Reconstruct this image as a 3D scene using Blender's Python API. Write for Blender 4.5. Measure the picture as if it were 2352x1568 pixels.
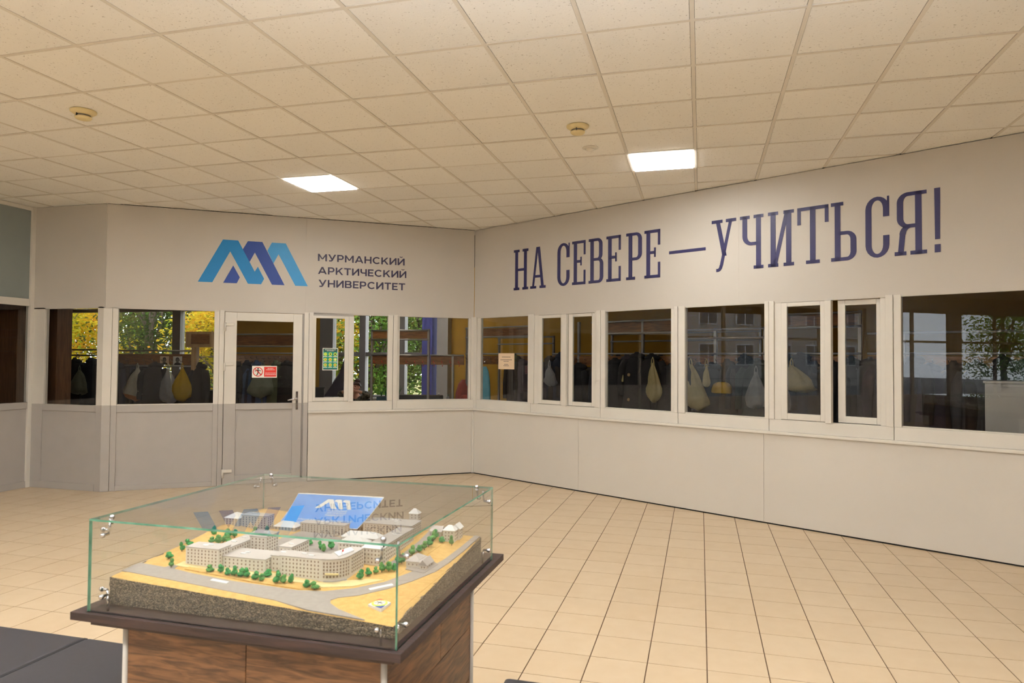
import bpy, bmesh, math, random
from mathutils import Vector, Matrix, noise

for o in list(bpy.data.objects):
    bpy.data.objects.remove(o)
SC = bpy.context.scene
COL = SC.collection
PI = math.pi
RND = random.Random(7)

# ------------------------------------------------------------------ camera, sky, exposure
CAM_Z = 1.63
cam_d = bpy.data.cameras.new('camera')
cam_d.sensor_width = 36.0
cam_d.lens = 24.279
cam_d.clip_end = 300
cam_d.dof.use_dof = True
cam_d.dof.focus_distance = 8.5
cam_d.dof.aperture_fstop = 6.0
cam = bpy.data.objects.new('camera', cam_d)
COL.objects.link(cam)
cam.matrix_world = (Matrix.Translation((0, 0, CAM_Z)) @ Matrix.Rotation(math.radians(15.2597), 4, 'Z')
                    @ Matrix.Rotation(math.radians(90 + 1.5365), 4, 'X') @ Matrix.Rotation(math.radians(0.4256), 4, 'Z'))
SC.camera = cam

world = bpy.data.worlds.new('overcast_sky')
SC.world = world
world.use_nodes = True
wn = world.node_tree
bg = wn.nodes['Background']
SKY_STRENGTH = 4.0
bg.inputs['Strength'].default_value = SKY_STRENGTH
bg.inputs['Color'].default_value = (0.86, 0.92, 1.0, 1)

SC.view_settings.view_transform = 'Standard'
SC.view_settings.look = 'None'
SC.view_settings.gamma = 1.0
SC.view_settings.use_curve_mapping = False
SC.view_settings.exposure = 0.46
LAMP_STRENGTH = 25.0
LAMP_COLOR = (1.0, 0.985, 0.945)
# the photographer's flash on top of the camera, turned up at the ceiling
fl_d = bpy.data.lights.new('bounce_flash', 'SPOT')
fl_d.energy = 800; fl_d.color = (0.74, 0.86, 1.0)
fl_d.spot_size = math.radians(150); fl_d.spot_blend = 0.5; fl_d.shadow_soft_size = 0.04
fl_o = bpy.data.objects.new('bounce_flash', fl_d); COL.objects.link(fl_o)
fl_o.location = (0.0, -0.08, CAM_Z + 0.22); fl_o.rotation_euler = (PI, 0, 0)
SC.cycles.transparent_max_bounces = 40
SC.cycles.max_bounces = 5
SC.cycles.use_adaptive_sampling = True
SC.cycles.adaptive_threshold = 0.16
SC.cycles.adaptive_min_samples = 18
SC.cycles.diffuse_bounces = 4
SC.cycles.glossy_bounces = 3
SC.cycles.caustics_reflective = False
SC.cycles.caustics_refractive = False
SC.cycles.sample_clamp_indirect = 4.0

# ------------------------------------------------------------------ materials
def lin(c):
    r = []
    for v in c[:3]:
        v = v / 255.0
        r.append(v / 12.92 if v <= 0.04045 else ((v + 0.055) / 1.055) ** 2.4)
    return (r[0], r[1], r[2], 1.0)

def new_mat(name):
    m = bpy.data.materials.new(name)
    m.use_nodes = True
    nt = m.node_tree
    nt.nodes.clear()
    out = nt.nodes.new('ShaderNodeOutputMaterial')
    return m, nt, out

def mat(name, c, rough=0.55, metal=0.0, vary=0.06, scale=6.0, bump=0.0, bscale=60.0, c2=None, stretch=None, spec=0.5, obj=False, detail=4.0):
    m, nt, out = new_mat(name)
    N, L = nt.nodes.new, nt.links.new
    p = N('ShaderNodeBsdfPrincipled')
    L(p.outputs[0], out.inputs[0])
    p.inputs['Roughness'].default_value = rough
    p.inputs['Metallic'].default_value = metal
    p.inputs['Specular IOR Level'].default_value = spec
    if obj:
        tc = N('ShaderNodeTexCoord'); src = tc.outputs['Object']
    else:
        g = N('ShaderNodeNewGeometry'); src = g.outputs['Position']
    if stretch:
        mp = N('ShaderNodeMapping'); mp.inputs['Scale'].default_value = stretch
        L(src, mp.inputs['Vector']); src = mp.outputs[0]
    nz = N('ShaderNodeTexNoise')
    nz.inputs['Scale'].default_value = scale
    nz.inputs['Detail'].default_value = detail
    L(src, nz.inputs['Vector'])
    a = lin(c)
    if c2:
        ca, cb = a, lin(c2)
    else:
        ca = tuple(max(0, v * (1 - vary)) for v in a[:3]) + (1,)
        cb = tuple(min(1, v * (1 + vary)) for v in a[:3]) + (1,)
    r = N('ShaderNodeValToRGB')
    r.color_ramp.elements[0].position = 0.32
    r.color_ramp.elements[1].position = 0.68
    r.color_ramp.elements[0].color = ca
    r.color_ramp.elements[1].color = cb
    L(nz.outputs['Fac'], r.inputs[0])
    L(r.outputs[0], p.inputs['Base Color'])
    if bump > 0:
        nb = N('ShaderNodeTexNoise'); nb.inputs['Scale'].default_value = bscale
        nb.inputs['Detail'].default_value = 3
        L(src, nb.inputs['Vector'])
        b = N('ShaderNodeBump'); b.inputs['Strength'].default_value = bump
        b.inputs['Distance'].default_value = 0.01
        L(nb.outputs['Fac'], b.inputs['Height']); L(b.outputs[0], p.inputs['Normal'])
    return m

def glass_mat(name, tint, boost=1.8, rough=0.0):
    m, nt, out = new_mat(name)
    N, L = nt.nodes.new, nt.links.new
    t = N('ShaderNodeBsdfTransparent'); t.inputs[0].default_value = tint
    g = N('ShaderNodeBsdfGlossy'); g.inputs['Roughness'].default_value = rough
    fr = N('ShaderNodeFresnel')
    geo = N('ShaderNodeNewGeometry')
    ior = N('ShaderNodeMapRange'); ior.inputs['To Min'].default_value = 1.5; ior.inputs['To Max'].default_value = 1 / 1.5
    L(geo.outputs['Backfacing'], ior.inputs[0]); L(ior.outputs[0], fr.inputs['IOR'])
    mu = N('ShaderNodeMath'); mu.operation = 'MULTIPLY'; mu.use_clamp = True
    mu.inputs[1].default_value = boost
    L(fr.outputs[0], mu.inputs[0])
    mx = N('ShaderNodeMixShader')
    L(mu.outputs[0], mx.inputs[0]); L(t.outputs[0], mx.inputs[1]); L(g.outputs[0], mx.inputs[2])
    L(mx.outputs[0], out.inputs[0])
    return m

def clear_mat(name, tint):
    m, nt, out = new_mat(name)
    t = nt.nodes.new('ShaderNodeBsdfTransparent'); t.inputs[0].default_value = tint
    nt.links.new(t.outputs[0], out.inputs[0])
    return m

def emit_mat(name, c, s):
    m, nt, out = new_mat(name)
    e = nt.nodes.new('ShaderNodeEmission'); e.inputs[0].default_value = c; e.inputs[1].default_value = s
    nt.links.new(e.outputs[0], out.inputs[0])
    return m

def thin_mat(name, c, alpha, rough=0.4):
    """thin plastic film: part lets light through, part scatters"""
    m, nt, out = new_mat(name)
    N, L = nt.nodes.new, nt.links.new
    p = N('ShaderNodeBsdfPrincipled'); p.inputs['Roughness'].default_value = rough
    geo = N('ShaderNodeNewGeometry')
    nz = N('ShaderNodeTexNoise'); nz.inputs['Scale'].default_value = 22; L(geo.outputs['Position'], nz.inputs['Vector'])
    r = N('ShaderNodeValToRGB'); a = lin(c)
    r.color_ramp.elements[0].color = tuple(v * 0.75 for v in a[:3]) + (1,)
    r.color_ramp.elements[1].color = a
    L(nz.outputs['Fac'], r.inputs[0]); L(r.outputs[0], p.inputs['Base Color'])
    tl = N('ShaderNodeBsdfTranslucent'); L(r.outputs[0], tl.inputs[0])
    ms = N('ShaderNodeMixShader'); ms.inputs[0].default_value = 0.45
    L(p.outputs[0], ms.inputs[1]); L(tl.outputs[0], ms.inputs[2])
    t = N('ShaderNodeBsdfTransparent')
    mx = N('ShaderNodeMixShader'); mx.inputs[0].default_value = alpha
    L(t.outputs[0], mx.inputs[1]); L(ms.outputs[0], mx.inputs[2])
    L(mx.outputs[0], out.inputs[0])
    return m

def ceiling_tile_mat():
    m, nt, out = new_mat('mineral_ceiling_tile')
    N, L = nt.nodes.new, nt.links.new
    p = N('ShaderNodeBsdfPrincipled'); p.inputs['Roughness'].default_value = 0.9; p.inputs['Specular IOR Level'].default_value = 0.15
    g = N('ShaderNodeNewGeometry')
    n1 = N('ShaderNodeTexNoise'); n1.inputs['Scale'].default_value = 75; n1.inputs['Detail'].default_value = 3
    L(g.outputs['Position'], n1.inputs['Vector'])
    r = N('ShaderNodeValToRGB')
    e = r.color_ramp.elements
    e[0].position = 0.27; e[0].color = lin((198, 191, 182))
    e[1].position = 0.36; e[1].color = lin((250, 247, 241))
    L(n1.outputs['Fac'], r.inputs[0])
    oi = N('ShaderNodeObjectInfo')
    mr = N('ShaderNodeMapRange'); mr.inputs['To Min'].default_value = 0.95; mr.inputs['To Max'].default_value = 1.02
    L(oi.outputs['Random'], mr.inputs[0])
    mx = N('ShaderNodeMix'); mx.data_type = 'RGBA'; mx.blend_type = 'MULTIPLY'; mx.inputs[0].default_value = 1
    L(r.outputs[0], mx.inputs[6])
    cb = N('ShaderNodeCombineColor')
    for i in range(3):
        L(mr.outputs[0], cb.inputs[i])
    L(cb.outputs[0], mx.inputs[7])
    L(mx.outputs[2], p.inputs['Base Color'])
    b = N('ShaderNodeBump'); b.inputs['Strength'].default_value = 0.25; b.inputs['Distance'].default_value = 0.004
    L(n1.outputs['Fac'], b.inputs['Height']); L(b.outputs[0], p.inputs['Normal'])
    L(p.outputs[0], out.inputs[0])
    return m

FPX, FPY, FOX, FOY = 0.3105, 0.3027, 0.0346, 3.839

def floor_tile_mat():
    m, nt, out = new_mat('beige_porcelain_tile')
    N, L = nt.nodes.new, nt.links.new
    p = N('ShaderNodeBsdfPrincipled'); p.inputs['Roughness'].default_value = 0.34
    p.inputs['Specular IOR Level'].default_value = 0.45
    g = N('ShaderNodeNewGeometry')
    mp = N('ShaderNodeMapping'); mp.vector_type = 'POINT'
    mp.inputs['Location'].default_value = (-FOX / FPX, -FOY / FPY, 0)
    mp.inputs['Scale'].default_value = (1 / FPX, 1 / FPY, 0)
    L(g.outputs['Position'], mp.inputs[0])
    fl = N('ShaderNodeVectorMath'); fl.operation = 'FLOOR'; L(mp.outputs[0], fl.inputs[0])
    wnz = N('ShaderNodeTexWhiteNoise'); L(fl.outputs[0], wnz.inputs['Vector'])
    n1 = N('ShaderNodeTexNoise'); n1.inputs['Scale'].default_value = 9; n1.inputs['Detail'].default_value = 5
    L(g.outputs['Position'], n1.inputs['Vector'])
    ad = N('ShaderNodeMath'); ad.operation = 'MULTIPLY_ADD'; ad.inputs[1].default_value = 0.55
    L(n1.outputs['Fac'], ad.inputs[0])
    ml = N('ShaderNodeMath'); ml.operation = 'MULTIPLY'; ml.inputs[1].default_value = 0.16
    L(wnz.outputs['Value'], ml.inputs[0]); L(ml.outputs[0], ad.inputs[2])
    r = N('ShaderNodeValToRGB')
    r.color_ramp.elements[0].position = 0.15; r.color_ramp.elements[0].color = lin((202, 179, 147))
    r.color_ramp.elements[1].position = 0.8; r.color_ramp.elements[1].color = lin((214, 195, 168))
    L(ad.outputs[0], r.inputs[0]); L(r.outputs[0], p.inputs['Base Color'])
    L(p.outputs[0], out.inputs[0])
    return m

def wood_mat(name, c1, c2, axis=(1, 14, 14), rough=0.45, scale=3.0, obj=False):
    m, nt, out = new_mat(name)
    N, L = nt.nodes.new, nt.links.new
    p = N('ShaderNodeBsdfPrincipled'); p.inputs['Roughness'].default_value = rough
    if obj:
        tc = N('ShaderNodeTexCoord'); src = tc.outputs['Object']
    else:
        g = N('ShaderNodeNewGeometry'); src = g.outputs['Position']
    oi = N('ShaderNodeObjectInfo')
    ad = N('ShaderNodeVectorMath'); ad.operation = 'ADD'
    sc = N('ShaderNodeVectorMath'); sc.operation = 'SCALE'; sc.inputs['Scale'].default_value = 0.0
    cx = N('ShaderNodeCombineXYZ'); ml = N('ShaderNodeMath'); ml.operation = 'MULTIPLY'; ml.inputs[1].default_value = 11.0
    L(oi.outputs['Random'], ml.inputs[0]); L(ml.outputs[0], cx.inputs[0]); L(ml.outputs[0], cx.inputs[2])
    L(src, ad.inputs[0]); L(cx.outputs[0], ad.inputs[1])
    mp = N('ShaderNodeMapping'); mp.inputs['Scale'].default_value = axis
    L(ad.outputs[0], mp.inputs[0])
    n1 = N('ShaderNodeTexNoise'); n1.inputs['Scale'].default_value = scale; n1.inputs['Detail'].default_value = 7
    n1.inputs['Distortion'].default_value = 0.9
    L(mp.outputs[0], n1.inputs['Vector'])
    r = N('ShaderNodeValToRGB')
    r.color_ramp.elements[0].position = 0.34; r.color_ramp.elements[0].color = lin(c1)
    r.color_ramp.elements[1].position = 0.66; r.color_ramp.elements[1].color = lin(c2)
    L(n1.outputs['Fac'], r.inputs[0]); L(r.outputs[0], p.inputs['Base Color'])
    b = N('ShaderNodeBump'); b.inputs['Strength'].default_value = 0.12; b.inputs['Distance'].default_value = 0.004
    L(n1.outputs['Fac'], b.inputs['Height']); L(b.outputs[0], p.inputs['Normal'])
    L(p.outputs[0], out.inputs[0])
    return m

def gravel_mat():
    m, nt, out = new_mat('glued_grey_gravel')
    N, L = nt.nodes.new, nt.links.new
    p = N('ShaderNodeBsdfPrincipled'); p.inputs['Roughness'].default_value = 0.9
    g = N('ShaderNodeNewGeometry')
    v = N('ShaderNodeTexVoronoi'); v.inputs['Scale'].default_value = 330
    L(g.outputs['Position'], v.inputs['Vector'])
    sx = N('ShaderNodeSeparateColor'); L(v.outputs['Color'], sx.inputs[0])
    r = N('ShaderNodeValToRGB')
    e = r.color_ramp.elements
    e[0].position = 0.0; e[0].color = lin((74, 68, 60))
    e[1].position = 1.0; e[1].color = lin((164, 148, 126))
    k = e.new(0.55); k.color = lin((112, 103, 90))
    L(sx.outputs[0], r.inputs[0]); L(r.outputs[0], p.inputs['Base Color'])
    b = N('ShaderNodeBump'); b.inputs['Strength'].default_value = 0.9; b.inputs['Distance'].default_value = 0.004
    b.invert = True
    L(v.outputs['Distance'], b.inputs['Height']); L(b.outputs[0], p.inputs['Normal'])
    L(p.outputs[0], out.inputs[0])
    return m

M = {}
M['pvc'] = mat('white_pvc', (214, 209, 200), 0.42, vary=0.015)
M['panel_white'] = mat('white_wall_panel', (207, 201, 192), 0.5, vary=0.02, scale=1.2)
M['fascia'] = mat('matte_white_fascia', (196, 190, 182), 0.6, vary=0.02, scale=1.0)
M['pvc_grey'] = mat('grey_film_pvc', (172, 167, 162), 0.45, vary=0.02)
M['gap'] = mat('black_gap', (18, 16, 14), 0.9)
M['tile_ceil'] = ceiling_tile_mat()
M['tbar'] = mat('painted_steel_rail', (228, 221, 209), 0.5, vary=0.02)
M['slab'] = mat('concrete_slab', (90, 86, 80), 0.9)
M['floor'] = floor_tile_mat()
M['grout'] = mat('brown_grout', (98, 74, 52), 0.9, vary=0.15, scale=30)
M['glass'] = glass_mat('window_glass', (0.93, 0.94, 0.92, 1), 1.7)
M['glass_back'] = clear_mat('window_glass_rear_face', (0.97, 0.97, 0.97, 1))
M['glass_edge'] = mat('glass_edge', (60, 110, 95), 0.2)
M['case_glass'] = glass_mat('case_glass', (0.97, 0.985, 0.975, 1), 1.5)
M['case_edge'] = mat('green_glass_edge', (58, 112, 92), 0.15, c2=(112, 168, 146), scale=14)
M['frosted'] = mat('bluish_frosted_panel', (136, 144, 142), 0.3, vary=0.04, scale=1.5)
M['navy'] = mat('navy_vinyl', (44, 42, 92), 0.45, vary=0.08)
M['logo_a'] = mat('azure_vinyl', (6, 128, 196), 0.45, vary=0.03)
M['logo_b'] = mat('royal_blue_vinyl', (30, 66, 152), 0.45, vary=0.03)
M['logo_c'] = mat('sky_blue_vinyl', (48, 148, 212), 0.45, vary=0.03)
M['text_dark'] = mat('dark_violet_vinyl', (52, 46, 78), 0.45, vary=0.05)
M['chrome'] = mat('polished_chrome', (200, 200, 205), 0.12, 1.0, vary=0.02)
M['steel'] = mat('brushed_steel_tube', (168, 164, 158), 0.38, 0.7, vary=0.05)
M['wenge'] = wood_mat('wenge_board', (36, 23, 21), (56, 37, 33), (2, 30, 30), rough=0.55)
M['oak'] = wood_mat('brown_oak_plank', (70, 46, 29), (122, 85, 55), (2.2, 2.2, 18), scale=4.0)
M['gravel'] = gravel_mat()
M['sand'] = mat('yellow_sand', (202, 160, 90), 0.95, c2=(212, 174, 106), scale=60, bump=0.4, bscale=350)
M['sand_pale'] = mat('pale_paving', (216, 198, 146), 0.9, vary=0.05, scale=80)
M['asphalt'] = mat('grey_model_road', (156, 148, 142), 0.9, vary=0.05, scale=70)
M['model_white'] = mat('white_card', (228, 226, 224), 0.7, vary=0.02)
M['model_wall'] = mat('cream_card_wall', (224, 216, 204), 0.7, vary=0.03)
M['model_roof'] = mat('grey_card_roof', (184, 177, 172), 0.7, vary=0.03)
M['model_win'] = mat('brown_model_window', (146, 124, 106), 0.5, vary=0.2, scale=150)
M['foam_green'] = mat('green_flock', (34, 128, 66), 0.9, c2=(74, 168, 92), scale=120, bump=0.8, bscale=300)
M['foam_green2'] = mat('olive_flock', (70, 140, 72), 0.9, c2=(110, 170, 90), scale=120, bump=0.8, bscale=300)
M['twig'] = mat('brown_twig', (96, 70, 44), 0.9)
M['bench'] = mat('charcoal_leatherette', (54, 52, 56), 0.5, vary=0.06, scale=40, bump=0.08, bscale=400)
M['bench_seam'] = mat('black_piping', (26, 25, 30), 0.6)
M['alu'] = mat('pale_aluminium_profile', (196, 190, 182), 0.4, vary=0.03)
M['paper_blue'] = mat('glossy_blue_card', (66, 140, 226), 0.22, c2=(92, 160, 236), scale=4)
M['paper'] = mat('white_paper', (236, 232, 224), 0.6, vary=0.02)
M['paper_tan'] = mat('cream_paper', (226, 200, 168), 0.6, vary=0.02)
M['ink'] = mat('black_ink', (30, 28, 30), 0.6)
M['ink_grey'] = mat('grey_ink', (96, 90, 84), 0.6)
M['red'] = mat('sign_red', (222, 52, 40), 0.4, vary=0.03)
M['teal'] = mat('poster_teal', (24, 142, 124), 0.4, vary=0.03)
M['teal_dark'] = mat('poster_dark_green', (14, 84, 78), 0.4, vary=0.03)
M['lime'] = mat('poster_lime', (196, 224, 84), 0.4, vary=0.05)
M['orange'] = mat('poster_orange', (226, 150, 60), 0.4)
M['detector'] = mat('yellowed_plastic', (226, 208, 158), 0.5, vary=0.04)
M['detector_dark'] = mat('detector_grille', (120, 112, 98), 0.6)
M['detector_white'] = mat('white_plastic', (226, 220, 208), 0.4)
M['lamp'] = emit_mat('led_diffuser', (LAMP_COLOR[0], LAMP_COLOR[1], LAMP_COLOR[2], 1), LAMP_STRENGTH)
M['yellow_wall'] = mat('ochre_plaster', (208, 158, 52), 0.8, vary=0.05, scale=2)
M['white_plaster'] = mat('white_plaster', (205, 200, 196), 0.8, vary=0.03)
M['violet'] = mat('violet_blue_paint', (92, 98, 190), 0.6, vary=0.03)
M['grey_frame'] = mat('grey_window_frame', (150, 146, 144), 0.5, vary=0.03)
M['brown_curtain'] = wood_mat('brown_panel', (78, 52, 34), (108, 76, 50), (14, 14, 1.2))
M['dark_floor'] = mat('dark_linoleum', (112, 94, 74), 0.6, vary=0.1)
M['rack_wood'] = wood_mat('rack_wood', (104, 66, 34), (150, 100, 56), (2, 2, 16), obj=True)
M['rack_pink'] = wood_mat('pale_hook_board', (148, 116, 96), (172, 138, 116), (2, 2, 16), obj=True)
M['pine'] = wood_mat('pine_post', (176, 140, 98), (202, 168, 124), (10, 10, 1), obj=True)
M['trunk'] = mat('tree_bark', (70, 58, 48), 0.95, c2=(104, 92, 80), scale=8, bump=0.6, bscale=30)
M['grass'] = mat('autumn_grass', (110, 112, 60), 0.95, c2=(150, 132, 66), scale=2)
M['concrete'] = mat('grey_rendered_facade', (172, 167, 162), 0.9, vary=0.08, scale=0.6)
M['concrete_joint'] = mat('dark_facade_joint', (90, 88, 86), 0.9)
M['far_frame'] = mat('white_window_frame', (225, 225, 225), 0.6)
M['far_glass'] = mat('dark_window_glass', (70, 76, 84), 0.1, vary=0.1)
M['skin'] = mat('skin', (206, 152, 122), 0.5, vary=0.05, scale=20)
M['hair'] = mat('dark_brown_hair', (58, 38, 30), 0.5, c2=(84, 58, 44), scale=30, stretch=(1, 1, 4))
M['blouse'] = mat('black_patterned_fabric', (20, 20, 20), 0.8, c2=(128, 122, 104), scale=26, detail=6)
M['planter'] = mat('teal_planter', (62, 84, 92), 0.5)
M['planter_dark'] = mat('dark_planter', (42, 46, 50), 0.6)
M['leaf_dark'] = mat('dark_houseplant_leaf', (30, 92, 44), 0.4, vary=0.2, scale=30)
M['red_cloth'] = mat('red_fabric', (150, 44, 28), 0.7, vary=0.2, scale=14, bump=0.3, bscale=60)
M['blue_cloth'] = mat('light_blue_fabric', (96, 168, 190), 0.7, vary=0.1, scale=10)
M['violet_dark'] = mat('dark_violet_fabric', (62, 58, 74), 0.8, vary=0.15, scale=9)
def leaf_mat(name, c1, c2, c3):
    m, nt, out = new_mat(name)
    N, L = nt.nodes.new, nt.links.new
    d = N('ShaderNodeBsdfDiffuse'); t = N('ShaderNodeBsdfTranslucent')
    g = N('ShaderNodeNewGeometry')
    n1 = N('ShaderNodeTexNoise'); n1.inputs['Scale'].default_value = 0.9; n1.inputs['Detail'].default_value = 8
    L(g.outputs['Position'], n1.inputs['Vector'])
    r = N('ShaderNodeValToRGB'); e = r.color_ramp.elements
    e[0].position = 0.36; e[0].color = lin(c1); e[1].position = 0.66; e[1].color = lin(c3)
    k = e.new(0.5); k.color = lin(c2)
    L(n1.outputs['Fac'], r.inputs[0])
    L(r.outputs[0], d.inputs[0]); L(r.outputs[0], t.inputs[0])
    mx = N('ShaderNodeMixShader'); mx.inputs[0].default_value = 0.5
    L(d.outputs[0], mx.inputs[1]); L(t.outputs[0], mx.inputs[2]); L(mx.outputs[0], out.inputs[0])
    return m
M['leaf_yellow'] = leaf_mat('yellow_autumn_leaf', (132, 150, 52), (206, 186, 56), (226, 164, 54))
M['leaf_green'] = leaf_mat('green_leaf', (78, 118, 52), (112, 146, 70), (160, 172, 84))
M['leaf_olive'] = leaf_mat('olive_leaf', (48, 62, 34), (70, 84, 44), (104, 100, 52))

# ------------------------------------------------------------------ mesh helpers
class MB:
    def __init__(s):
        s.v = []; s.f = []; s.m = []; s.sm = []
    def face(s, idx, mi=0, smooth=False):
        s.f.append(tuple(idx)); s.m.append(mi); s.sm.append(smooth)
    def add(s, verts):
        n = len(s.v); s.v.extend([tuple(q) for q in verts]); return n
    def box(s, x0, x1, y0, y1, z0, z1, mi=0, mats=None):
        n = s.add([(x0, y0, z0), (x1, y0, z0), (x1, y1, z0), (x0, y1, z0), (x0, y0, z1), (x1, y0, z1), (x1, y1, z1), (x0, y1, z1)])
        fs = [(0, 3, 2, 1), (4, 5, 6, 7), (0, 1, 5, 4), (1, 2, 6, 5), (2, 3, 7, 6), (3, 0, 4, 7)]  # bottom top front(-y) right back left
        for i, f in enumerate(fs):
            s.face([n + k for k in f], mats[i] if mats else mi)
        return s
    def prism(s, poly, y0, y1, mi=0):
        """polygon in x,z extruded along y"""
        k = len(poly)
        n = s.add([(x, y0, z) for x, z in poly] + [(x, y1, z) for x, z in poly])
        s.face([n + i for i in range(k)], mi); s.face([n + k + i for i in reversed(range(k))], mi)
        for i in range(k):
            j = (i + 1) % k
            s.face([n + i, n + k + i, n + k + j, n + j], mi)
        return s
    def prism_z(s, poly, z0, z1, mi=0, mi_side=None):
        k = len(poly)
        zf0 = z0 if callable(z0) else (lambda x, y: z0)
        zf1 = z1 if callable(z1) else (lambda x, y: z1)
        n = s.add([(x, y, zf0(x, y)) for x, y in poly] + [(x, y, zf1(x, y)) for x, y in poly])
        s.face([n + k + i for i in range(k)], mi); s.face([n + i for i in reversed(range(k))], mi)
        for i in range(k):
            j = (i + 1) % k
            s.face([n + i, n + j, n + k + j, n + k + i], mi if mi_side is None else mi_side)
        return s
    def tube(s, pts, r, seg=8, mi=0, cap=True, smooth=True):
        pts = [Vector(q) for q in pts]
        rr = r if isinstance(r, (list, tuple)) else [r] * len(pts)
        rings = []
        up = Vector((0, 0, 1))
        prev = None
        for i, q in enumerate(pts):
            a = pts[max(0, i - 1)]; b = pts[min(len(pts) - 1, i + 1)]
            d = (b - a).normalized()
            if prev is None:
                u = d.cross(up)
                if u.length < 1e-3:
                    u = d.cross(Vector((1, 0, 0)))
                u.normalize()
            else:
                u = prev - d * prev.dot(d)
                if u.length < 1e-4:
                    u = d.cross(up)
                u.normalize()
            prev = u
            w = d.cross(u)
            rings.append(s.add([q + (u * math.cos(t) + w * math.sin(t)) * rr[i] for t in [2 * PI * k / seg for k in range(seg)]]))
        for a, b in zip(rings[:-1], rings[1:]):
            for k in range(seg):
                l = (k + 1) % seg
                s.face([a + k, a + l, b + l, b + k], mi, smooth)
        if cap:
            s.face([rings[0] + k for k in reversed(range(seg))], mi)
            s.face([rings[-1] + k for k in range(seg)], mi)
        return s
    def lathe(s, prof, seg=16, mi=0, c=(0, 0, 0), smooth=True):
        """profile of (r,z) around z"""
        rings = []
        for r, z in prof:
            rings.append(s.add([(c[0] + r * math.cos(2 * PI * k / seg), c[1] + r * math.sin(2 * PI * k / seg), c[2] + z) for k in range(seg)]))
        for a, b in zip(rings[:-1], rings[1:]):
            for k in range(seg):
                l = (k + 1) % seg
                s.face([a + k, a + l, b + l, b + k], mi, smooth)
        s.face([rings[0] + k for k in reversed(range(seg))], mi)
        s.face([rings[-1] + k for k in range(seg)], mi)
        return s
    def rings(s, rl, mi=0, cap=True, smooth=True):
        st = [s.add(r) for r in rl]; seg = len(rl[0])
        for a, b in zip(st[:-1], st[1:]):
            for k in range(seg):
                l = (k + 1) % seg
                s.face([a + k, a + l, b + l, b + k], mi, smooth)
        if cap:
            s.face([st[0] + k for k in reversed(range(seg))], mi); s.face([st[-1] + k for k in range(seg)], mi)
        return s
    def ball(s, c, r, mi=0, seg=10, rg=7, jit=0.0, rnd=None):
        rx, ry, rz = r if isinstance(r, (tuple, list)) else (r, r, r)
        rl = []
        for i in range(rg + 1):
            t = PI * (0.02 + 0.96 * i / rg) - PI / 2
            row = []
            for k in range(seg):
                a = 2 * PI * k / seg
                j = 1 + (rnd.uniform(-jit, jit) if jit else 0)
                row.append((c[0] + rx * j * math.cos(t) * math.cos(a), c[1] + ry * j * math.cos(t) * math.sin(a), c[2] + rz * j * math.sin(t)))
            rl.append(row)
        return s.rings(rl, mi)
    def mesh(s, name):
        me = bpy.data.meshes.new(name)
        me.from_pydata(s.v, [], s.f)
        me.polygons.foreach_set('material_index', s.m)
        me.polygons.foreach_set('use_smooth', s.sm)
        me.update()
        return me

def link(name, me, mats, parent=None, loc=None):
    if isinstance(mats, str):
        mats = [mats]
    if not me.materials:
        for k in mats:
            me.materials.append(M[k])
    o = bpy.data.objects.new(name, me)
    COL.objects.link(o)
    if parent is not None:
        o.parent = parent
    if loc:
        o.location = loc
    return o

def obj(name, mb, mats, parent=None, loc=None, bevel=0.0):
    me = mb.mesh(name)
    if bevel > 0:
        bm = bmesh.new(); bm.from_mesh(me)
        bmesh.ops.remove_doubles(bm, verts=bm.verts, dist=1e-6)
        bmesh.ops.bevel(bm, geom=list(bm.edges), offset=bevel, segments=2, affect='EDGES', profile=0.6)
        bm.to_mesh(me); bm.free()
    return link(name, me, mats, parent, loc)

def tag(o, label=None, cat=None, group=None, kind=None):
    if label: o['label'] = label
    if cat: o['category'] = cat
    if group: o['group'] = group
    if kind: o['kind'] = kind
    return o

def empty(name, loc=(0, 0, 0), rz=0.0, label=None, cat=None, group=None, kind=None):
    o = bpy.data.objects.new(name, None)
    COL.objects.link(o)
    o.empty_display_size = 0.1
    o.location = loc; o.rotation_euler = (0, 0, rz)
    return tag(o, label, cat, group, kind)

def copy_tree(root, loc=None, rz=None, scale=None):
    kids = [(c, list(c.children)) for c in root.children]
    r = root.copy(); COL.objects.link(r)
    if loc is not None: r.location = loc
    if rz is not None: r.rotation_euler = (0, 0, rz)
    if scale is not None: r.scale = scale
    for ch, gk in kids:
        c = ch.copy(); COL.objects.link(c); c.parent = r
        for g in gk:
            d = g.copy(); COL.objects.link(d); d.parent = c
    return r

def B(*a, **k):
    return MB().box(*a, **k)

# ------------------------------------------------------------------ plan of the place (metres, floor at z = 0)
PC = Vector((-3.16, 9.49, 0))      # inner corner of the two glazed partitions
PL = Vector((-6.99, 6.80, 0))      # outer corner on the left
PM = Vector((-8.10, 6.79, 0))      # where the short return meets the side glazing
PR = Vector((2.52, 6.463, 0))
CEIL = 3.51
eA = (PC - PL).normalized(); rA = math.atan2(eA.y, eA.x)
eB = (PR - PC).normalized(); rB = math.atan2(eB.y, eB.x)
LEN_A = (PC - PL).length
LEN_B = 8.6
LEN_L = (PL - PM).length
PE = PC + eB * LEN_B               # far end of the long partition
WT, WB = 2.225, 1.055              # window band
LEDGE = 0.935

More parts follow.
